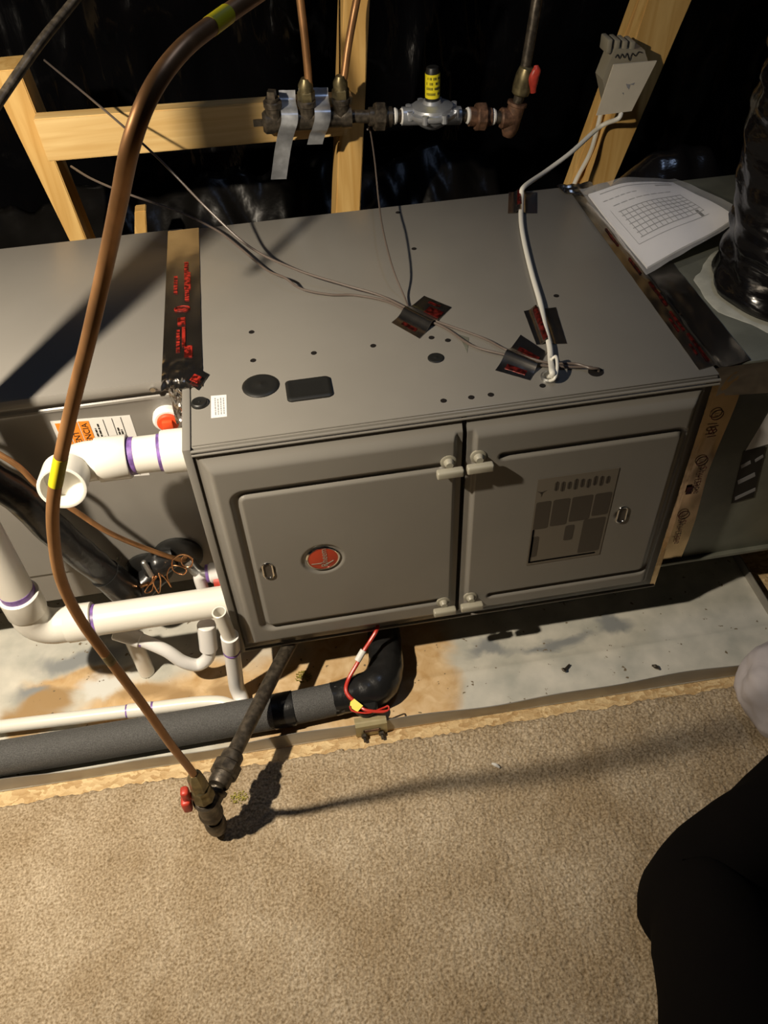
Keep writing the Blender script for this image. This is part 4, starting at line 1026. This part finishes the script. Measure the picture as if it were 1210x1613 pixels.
V, F = tube(el, [0.034, 0.0355, 0.040, 0.0375, 0.0355, 0.0345, 0.034], 32, 10)
V = [(x + nz((x, y, z), 60, 0.0022), y + nz((y, z, x), 60, 0.0022), z + nz((z, x, y), 60, 0.002)) for x, y, z in V]
obj('taped_elbow', (V, F), 'black_tape', fo, label='shiny black taped elbow')

# ================================================================== FLOAT SWITCH
fs = thing('float_switch', (0.235, -0.155, 0.02), 'small tan float switch bracket with red wire clipped on pan rim', 'float switch')
bx0, bx1 = 0.205, 0.268
def bracket(u, v):
    x = bx0 + (bx1 - bx0) * u
    Pf = [(-0.160, 0.004), (-0.161, 0.020), (-0.159, 0.038), (-0.152, 0.0425), (-0.140, 0.0425), (-0.136, 0.036)]
    t = v * (len(Pf) - 1); k = min(int(t), len(Pf) - 2); f = t - k
    return (x, Pf[k][0] * (1 - f) + Pf[k + 1][0] * f, Pf[k][1] * (1 - f) + Pf[k + 1][1] * f)
M['bracket'] = mat('tan_bracket', (0.42, 0.36, 0.20), 0.4, 0.3, var=0.1, scale=30)
obj('bracket', patch(bracket, 8, 20, 0.002), 'bracket', fs)
obj('slot', join(*[box(a, b) for a, b in (((0.220, -0.1630, 0.0205), (0.254, -0.1612, 0.0225)), ((0.220, -0.1630, 0.0255), (0.254, -0.1612, 0.0270)), ((0.220, -0.1630, 0.0205), (0.2225, -0.1612, 0.0270)), ((0.2515, -0.1630, 0.0205), (0.254, -0.1612, 0.0270)))]), 'iron_rust', fs)
for x in (0.221, 0.256):
    obj('screw', join(hexnut((x, -0.164, 0.009), (0, -1, 0), 0.0065, 0.007), cyl((x, -0.168, 0.009), (x, -0.176, 0.009), 0.003, 10)), 'iron', fs)
obj('float', lathe([(0, 0.020), (0.003, 0.024), (0.010, 0.024), (0.013, 0.020), (0.013, 0.008)], (0.232, -0.122, 0.040), (0, 0.2, 1), 28), 'black_rubber', fs)
obj('wire_label', prism([(0.2028, -0.1190, 0.0708), (0.2111, -0.1158, 0.0748), (0.2261, -0.1316, 0.0700), (0.2132, -0.1406, 0.0654), (0.2000, -0.1280, 0.0675)], (0, -0.3, 1), 0.002), 'yellow', fs, label='yellow wire tag')
WR = [(0.285, 0.03, 0.128), (0.2776, -0.0034, 0.1369), (0.2599, -0.0212, 0.1248), (0.2428, -0.0371, 0.1145), (0.2282, -0.0515, 0.0991), (0.2076, -0.0722, 0.0838), (0.1981, -0.0919, 0.0779), (0.2020, -0.1063, 0.0716), (0.2150, -0.1204, 0.0668), (0.2287, -0.1380, 0.0656), (0.2588, -0.1459, 0.0620), (0.2741, -0.1457, 0.0640), (0.2743, -0.1376, 0.0648), (0.2651, -0.1388, 0.0625), (0.2338, -0.1450, 0.0638), (0.2050, -0.1374, 0.0674), (0.2003, -0.1278, 0.0718)]
obj('red_wire', tube(WR, [0.0042] * 8 + [0.0032] * 3 + [0.0018] * 6, 10, 8), 'wire_red', fs)
obj('splice_tag', cyl((0.2445, -0.0358, 0.1188), (0.2289, -0.0490, 0.1043), 0.0068, 12, 0.0008), 'label_white', fs, label='small white wire tag')

# ================================================================== GAS DROP AND BIG COPPER LINE
gd = thing('gas_drop', (-0.07, -0.26, 0.012), 'dark iron gas pipe with union, drip leg and red valve handle above carpet', 'gas pipe')
GX, GY = -0.069, -0.310
g0 = Vector((0.150, 0.090, 0.112)); uc = Vector((-0.0340, -0.2541, 0.1420)); tc_ = Vector((GX, GY, 0.128))
gm1 = Vector((0.0748, -0.0354, 0.1170))
gdv = (uc - gm1).normalized()
obj('iron_pipe', tube([tuple(g0), tuple(gm1), tuple(uc)], 0.0140, 20, 6), 'iron', gd)
obj('union', join(hexnut(uc, gdv, 0.0265, 0.024, 8), lathe([(-0.034, 0.017), (-0.030, 0.020), (0.030, 0.0195), (0.034, 0.017)], uc, gdv, 20)), 'iron', gd)
obj('nipple', cyl(tuple(uc), tuple(tc_), 0.0130, 18), 'iron', gd)
td = Vector((0, 0, -1))
obj('tee', join(lathe([(-0.030, 0.018), (-0.026, 0.0215), (-0.016, 0.019), (0.018, 0.019), (0.022, 0.0215), (0.028, 0.0215)], tc_, td, 22), lathe([(-0.004, 0.018), (0.022, 0.018), (0.026, 0.021), (0.032, 0.021)], tc_, (uc - tc_), 20)), 'iron', gd)
obj('drip_cap', join(cyl((GX, GY, 0.12), (GX, GY, 0.05), 0.0140, 18), lathe([(-0.026, 0.0160), (-0.022, 0.0185), (-0.004, 0.0195), (0.012, 0.0175), (0.022, 0.011), (0.025, 0.004)], (GX, GY, 0.052), td, 22)), 'iron', gd)
vc = Vector((GX, GY, 0.178))
vv = obj('valve', lathe([(-0.028, 0.013), (-0.024, 0.0165), (-0.010, 0.0165), (-0.006, 0.0195), (0.010, 0.0195), (0.014, 0.016), (0.030, 0.014)], vc, td, 8), 'brass', gd)
obj('handle', join(box((GX - 0.038, GY - 0.014, 0.144), (GX - 0.022, GY + 0.012, 0.176), 0.005, 3), box((GX - 0.034, GY - 0.008, 0.168), (GX - 0.020, GY + 0.010, 0.200), 0.005, 3), cyl(tuple(vc), (GX - 0.026, GY, 0.178), 0.006, 12)), 'red_plastic', vv, label='red valve handle')
fn_ = Vector((GX, GY, 0.226))
obj('flare_nut', join(lathe([(-0.026, 0.0085), (-0.018, 0.0120), (-0.006, 0.0150), (0.022, 0.0155)], fn_, td, 6)), 'brass', gd)

CP = [(0.2192, -0.2395, 1.3304), (0.1887, -0.2823, 1.3276), (0.1628, -0.3246, 1.3258), (0.1378, -0.3741, 1.3242), (0.1165, -0.4063, 1.3118), (0.0982, -0.4164, 1.2861), (0.0783, -0.4009, 1.2430), (0.0537, -0.3812, 1.1895), (0.0252, -0.3805, 1.1313), (-0.0095, -0.3757, 1.0624), (-0.0404, -0.3730, 0.9989), (-0.0638, -0.3741, 0.9466), (-0.0809, -0.3710, 0.8920), (-0.0978, -0.3604, 0.8171), (-0.1035, -0.3490, 0.7304), (-0.0959, -0.3431, 0.6332), (-0.0864, -0.3337, 0.5119), (-0.0774, -0.3245, 0.3765), (-0.0704, -0.3123, 0.2715), tuple(fn_)]
cl = thing('copper_gas_line', CP[-1], 'thick bent copper gas line sweeping down in front of the furnace', 'copper tube')
obj('tube', tube(CP, 0.00635, 22, 10), 'copper', cl)
CC = catmull(CP, 10)
def wrap(i, j, m, name, r=0.0066, label=None, par=None):
    g = tube([tuple(p) for p in CC[i:j + 1]], r, 22, 1)
    return obj(name, g, m, par or cl, label=label)
def near(pt):
    return min(range(len(CC)), key=lambda k: (CC[k] - Vector(pt)).length)
i1 = near((-0.0492, -0.3721, 0.9821)); i2 = near((0.1628, -0.3246, 1.3258)); i3 = near((-0.0977, -0.3415, 0.6414))
y1 = wrap(i1 - 3, i1 + 3, 'yellow', 'yellow_label', label='yellow printed wrap label')
y2 = wrap(i2 - 3, i2 + 2, 'yellow', 'yellow_label', label='yellow wrap label near the top')
y3 = wrap(i3 - 1, i3 + 1, 'brass', 'worn_label', r=0.0065, label='worn yellowish wrap label near the floor')
bars = []
cdir = (Vector(mw.translation) - CC[i1]).normalized()
tdir = (CC[i1 + 3] - CC[i1 - 3]).normalized(); sdir = tdir.cross(cdir).normalized()
for row in range(3):
    for k in range(5):
        a = (k - 2) * 0.33
        c0 = CC[i1] + tdir * ((row - 0.6) * 0.0085) + (sdir * math.sin(a) + cdir * math.cos(a)) * 0.0067
        for q in range(1):
            ww = 0.0011 * (1 if (k + row) % 3 else 0.6)
            A = [c0 + sdir * (sx * ww) + tdir * (tt * 0.0024) for sx, tt in ((-1, -1), (1, -1), (1, 1), (-1, 1))]
            bars.append(prism([tuple(p) for p in A], tuple(cdir), 0.0003))
obj('label_print', join(*bars), 'ink', y1)
# second dim tube at the top left corner
obj('copper_tube', tube([(-0.1841, 0.1209, 1.0824), (-0.1361, 0.1979, 1.1197), (-0.0854, 0.2740, 1.1565), (-0.0449, 0.3510, 1.1792), (0.0047, 0.4346, 1.2092)], 0.0065, 16, 8), 'iron', label='dim brown tube crossing the upper left corner', cat='copper tube')

# ================================================================== REFRIGERANT LINES
SU = [(-0.150, 0.188, 0.195), (-0.2095, 0.1500, 0.1806), (-0.2351, 0.1350, 0.2702), (-0.2640, 0.1280, 0.3547), (-0.2941, 0.1260, 0.4401), (-0.3313, 0.1260, 0.5371), (-0.46, 0.120, 0.70), (-0.60, 0.08, 0.80), (-0.85, 0.05, 0.90)]
sl_ = thing('suction_line', (-0.15, 0.16, 0.18), 'thick black insulated refrigerant line rising at far left of the coil cabinet', 'insulated pipe')
V, F = tube(SU, 0.0290, 28, 10)
V = [(x + nz((x, y, z), 30, 0.0025), y + nz((y, z, x), 30, 0.0025), z + nz((z, x, y), 30, 0.002)) for x, y, z in V]
obj('insulation', (V, F), 'black_tape', sl_)
obj('tape_wrap', tube([SU[1], (-0.2179, 0.1400, 0.2200), SU[2]], 0.0305, 28, 5), 'black_tape', sl_)
LQ = [(-0.085, 0.186, 0.235), (-0.0929, 0.1650, 0.2429), (-0.1487, 0.1400, 0.3225), (-0.1898, 0.1100, 0.4075), (-0.2243, 0.1000, 0.4787), (-0.2635, 0.0950, 0.5550), (-0.2955, 0.0900, 0.6357), (-0.45, 0.09, 0.82), (-0.60, 0.05, 0.92), (-0.85, 0.03, 0.98)]
obj('liquid_line', tube(LQ, 0.0050, 14, 8), 'copper', label='thin copper refrigerant line above the black insulated line', cat='copper tube')
# capillary curls of the expansion valve
ev = thing('capillary_coil', (-0.12, 0.15, 0.2), 'loose curls of bright thin copper capillary tubing beside the coil cabinet', 'capillary tube')
K = [(-0.1810, 0.1400, 0.2110), (-0.1591, 0.1300, 0.2221), (-0.1402, 0.1300, 0.2437), (-0.1464, 0.1250, 0.2433), (-0.1737, 0.1300, 0.2031), (-0.1612, 0.1350, 0.1979), (-0.1449, 0.1300, 0.2448), (-0.1486, 0.1200, 0.2439), (-0.1468, 0.1250, 0.1986), (-0.1361, 0.1300, 0.2287), (-0.1331, 0.1250, 0.2579), (-0.1218, 0.1200, 0.2414), (-0.1187, 0.1250, 0.2103), (-0.1204, 0.1300, 0.2430), (-0.1022, 0.1250, 0.2741), (-0.0782, 0.1200, 0.2646), (-0.0889, 0.1250, 0.2435), (-0.1052, 0.1300, 0.2552), (-0.0986, 0.1250, 0.2906), (-0.0753, 0.1200, 0.3080), (-0.0604, 0.1200, 0.2913), (-0.0699, 0.1250, 0.2626), (-0.0842, 0.1300, 0.2660), (-0.0826, 0.1300, 0.2849), (-0.0705, 0.1350, 0.2840), (-0.0634, 0.1400, 0.2573)]
obj('tubing', tube(K, 0.0014, 8, 6), 'copper_bright', ev)
obj('sensing_bulb', cyl((-0.1598, 0.1450, 0.2777), (-0.1499, 0.1350, 0.2400), 0.0055, 14, 0.002), 'steel', ev, label='shiny silver sensing bulb')
obj('insulation_wrap', tube([(-0.1649, 0.1650, 0.2338), (-0.1377, 0.1650, 0.2414), (-0.1046, 0.1700, 0.2478)], [0.020, 0.028, 0.020], 20, 8), 'black_tape', ev)
obj('brass_nut', cyl((-0.1798, 0.1400, 0.2107), (-0.1621, 0.1350, 0.2208), 0.0042, 10), 'copper_bright', ev)
obj('clip', box((-0.066, CY - 0.010, 0.216), (-0.056, CY, 0.246), 0.002), 'black_rubber', ev)

# ================================================================== MANUAL IN PLASTIC SLEEVE
doc = thing('manual_packet', (0.97, 0.50, 0.665), 'white printed papers in clear plastic sleeve lying on the plenum', 'papers')
c00, c10, c11, c01 = [Vector(p) for p in ((0.8614, 0.6355, 0.6820), (1.0474, 0.6334, 0.6900), (1.0703, 0.4029, 0.7120), (0.8735, 0.3358, 0.6760))]
def sheet(u, v, off=0.0, ex=0.0):
    u2, v2 = u * (1 + 2 * ex) - ex, v * (1 + 2 * ex) - ex
    p = (c00 * (1 - u2) + c10 * u2) * (1 - v2) + (c01 * (1 - u2) + c11 * u2) * v2
    p.z += 0.012 * math.sin(math.pi * min(max(u2, 0), 1)) * (1 - 0.6 * v2) + 0.018 * max(0, u2 - 0.6) ** 2 * v2 * 4 + nz((u2 * 2, v2 * 2, 1), 1.3, 0.004) + off
    return p
obj('pages', patch(lambda u, v: sheet(u, v), 18, 22, 0.0045, nrm=(0, 0, 1)), 'paper', doc)
gs = []
def ln(u0, v0, u1, v1, w=0.006):
    n = 8
    gs.append(patch(lambda a, b: sheet(u0 + (u1 - u0) * a - (v1 - v0) * w * (b - 0.5), v0 + (v1 - v0) * a + w * (b - 0.5) * (1 if abs(u1 - u0) > abs(v1 - v0) else 0) + 0, 0.0007) if abs(u1 - u0) > abs(v1 - v0) else sheet(u0 + w * (b - 0.5), v0 + (v1 - v0) * a, 0.0007), n, 1, 0.0003, nrm=(0, 0, 1)))
ln(0.10, 0.05, 0.92, 0.05, 0.010); ln(0.72, 0.09, 0.92, 0.09, 0.02)
u = 0.08
while u < 0.46: ln(u, 0.15, u + 0.05, 0.15, 0.010); u += 0.065
u = 0.14
while u < 0.76: ln(u, 0.24, u + 0.07, 0.24, 0.010); u += 0.085
for k in range(7): ln(0.14, 0.33 + 0.062 * k, 0.86, 0.33 + 0.062 * k, 0.010)
for k in range(13): ln(0.16 + 0.058 * k, 0.33, 0.16 + 0.058 * k, 0.70, 0.006)
ln(0.08, 0.28, 0.08, 0.76, 0.003); ln(0.08, 0.76, 0.86, 0.78, 0.006)
obj('page_print', join(*gs), 'ink_grey', doc)
gs2 = gs; gs = []
ln(0.80, 0.66, 0.92, 0.78, 0.03)
obj('page_mark', join(*gs), 'ink', doc)
obj('plastic_sleeve', patch(lambda u, v: sheet(u, v, 0.003 + nz((u * 4, v * 4, 5), 1.5, 0.003), 0.07), 22, 26, 0.0003, nrm=(0, 0, 1)), 'film_clear', doc)
# crumpled dark film behind the plenum
def bundle(u, v):
    x = 0.95 + 0.40 * u; y = 0.70 + 0.22 * v
    return (x, y, 0.50 + 0.19 * math.sin(math.pi * min(1, u * 1.05)) ** 0.7 * math.sin(math.pi * (0.15 + 0.8 * v)) + nz((x * 10, y * 6, 0), 2.2, 0.018))
obj('plastic_bundle', patch(bundle, 40, 24, 0.004, nrm=(0, 0, 1)), 'duct_film', label='crumpled dark plastic film heaped behind the plenum', cat='plastic film', sharp=180)
# crumpled film behind coil cabinet, under the rail
def heap(u, v):
    x = -0.75 + 1.60 * u; y = 0.76 + 0.55 * v
    return (x, y, 0.10 + 0.40 * v + nz((x * 3, y * 3, 2), 1.6, 0.10) + nz((x * 9, y * 7, 5), 2, 0.03))
obj('plastic_sheet', patch(heap, 110, 40, 0.004, nrm=(0, 0, 1)), 'film_dull', label='crinkled black plastic sheet slumped below the pine rail', cat='plastic film', sharp=180)

# ================================================================== PERSON'S LEG AND WHITE SACK (right edge)
K0 = Vector((0.6845, -0.5760, 0.1000))
leg = [(0.54, -1.45, 0.62), (0.555, -1.18, 0.48), (0.60, -0.90, 0.28), tuple(K0 + Vector((0.000, -0.085, 0.045))), tuple(K0 + Vector((0.01, -0.02, 0.0))), tuple(K0 + Vector((0.10, 0.035, -0.012))), tuple(K0 + Vector((0.26, 0.115, -0.02))), tuple(K0 + Vector((0.42, 0.20, -0.03)))]
V, F = tube(leg, [0.115, 0.112, 0.100, 0.090, 0.085, 0.084, 0.076, 0.055], 32, 10)
V = [(x + nz((x, y, z), 14, 0.008), y + nz((y, z, x), 14, 0.008), max(0.013, z + nz((z, x, y), 14, 0.006))) for x, y, z in V]
ps_ = thing('person', tuple(K0), 'person kneeling at lower right, only a bent leg in black trousers visible', 'person')
obj('trouser_leg', (V, F), 'trousers', ps_)
ft = Vector(K0) + Vector((0.42, 0.20, -0.03))
obj('shoe', tube([tuple(ft + Vector((-0.02, -0.012, 0.0))), tuple(ft + Vector((0.06, 0.03, -0.012))), tuple(ft + Vector((0.14, 0.08, -0.02)))], [0.045, 0.048, 0.030], 20, 8), 'black_rubber', ps_)

bc = Vector((1.0585, -0.2645, 0.0750))
bm = bmesh.new(); bmesh.ops.create_icosphere(bm, subdivisions=5, radius=1.0)
for v in bm.verts:
    d = v.co.copy()
    k = 1 + nz(d, 2.2, 0.10) + nz(d, 6.0, 0.035)
    v.co = Vector((bc.x + 0.105 * d.x * k, bc.y + 0.115 * d.y * k, max(0.010, bc.z + 0.085 * d.z * k)))
bm.verts.index_update()
g = ([tuple(v.co) for v in bm.verts], [[v.index for v in f.verts] for f in bm.faces]); bm.free()
obj('white_sack', g, 'bag', label='pale white sack leaning on pan rim at right edge', cat='sack', sharp=180)

# ================================================================== SMALL DEBRIS
obj('lint_scrap', tube([(0.4527, -0.2703, 0.0170), (0.4588, -0.2751, 0.0190), (0.4649, -0.2805, 0.0170)], [0.002, 0.0035, 0.002], 8, 5), 'lint', label='small white lint scrap on the carpet', cat='scrap')
def crumbs(cx, cy, z, n, rad, m, label, s=0.0011):
    gs = []
    for _ in range(n):
        a = random.uniform(0, 6.28); r = rad * random.random() ** 0.7
        x, y = cx + r * math.cos(a), cy + r * math.sin(a) * 0.8
        b = random.uniform(0.5, 1.4) * s
        gs.append(box((x - b, y - b * 0.7, z - 0.001), (x + b, y + b * 0.7, z + b)))
    obj('crumbs', join(*gs), m, label=label, cat='crumbs', kind='stuff')
c = (-0.0321, -0.2472, 0.0140); crumbs(c[0], c[1], 0.014, 90, 0.017, 'debris', 'yellow green crumbs on carpet beside the gas drop')
c = (0.1145, -0.0013, 0.0060); crumbs(c[0], c[1], 0.0065, 140, 0.018, 'debris', 'yellow brown crumbs in the pan behind foam pipe')
obj('loose_screw', join(hexnut((0.6556, -0.0916, 0.0120), (0.3, 0.2, 1), 0.005, 0.004), cyl((0.6556, -0.0916, 0.0120), (0.6709, -0.0798, 0.0090), 0.0022, 8)), 'iron', label='loose dark screw lying on the pan floor', cat='screw')
obj('dirt_lump', tube([(0.8390, -0.1138, 0.0090), (0.8450, -0.1188, 0.0100), (0.8513, -0.1250, 0.0080)], [0.002, 0.0045, 0.002], 8, 5), 'iron', label='dark dirt lump near the pan front rim', cat='debris')

# repeats of one kind share a group
GROUPS = {'foil_tape': 'foil tape pieces on the furnace joints and cables', 'wooden_stud': 'pine studs behind the furnace', 'thermostat_cable': 'thin brown cables crossing the furnace top', 'metal_strap': 'galvanized straps on the gas manifold', 'white_cable': 'white electrical cables by the junction box', 'copper_tube': 'copper tubes at the top of the framing'}
for o in COL.objects:
    if o.parent is None and o.name.split('.')[0] in GROUPS: o['group'] = GROUPS[o.name.split('.')[0]]
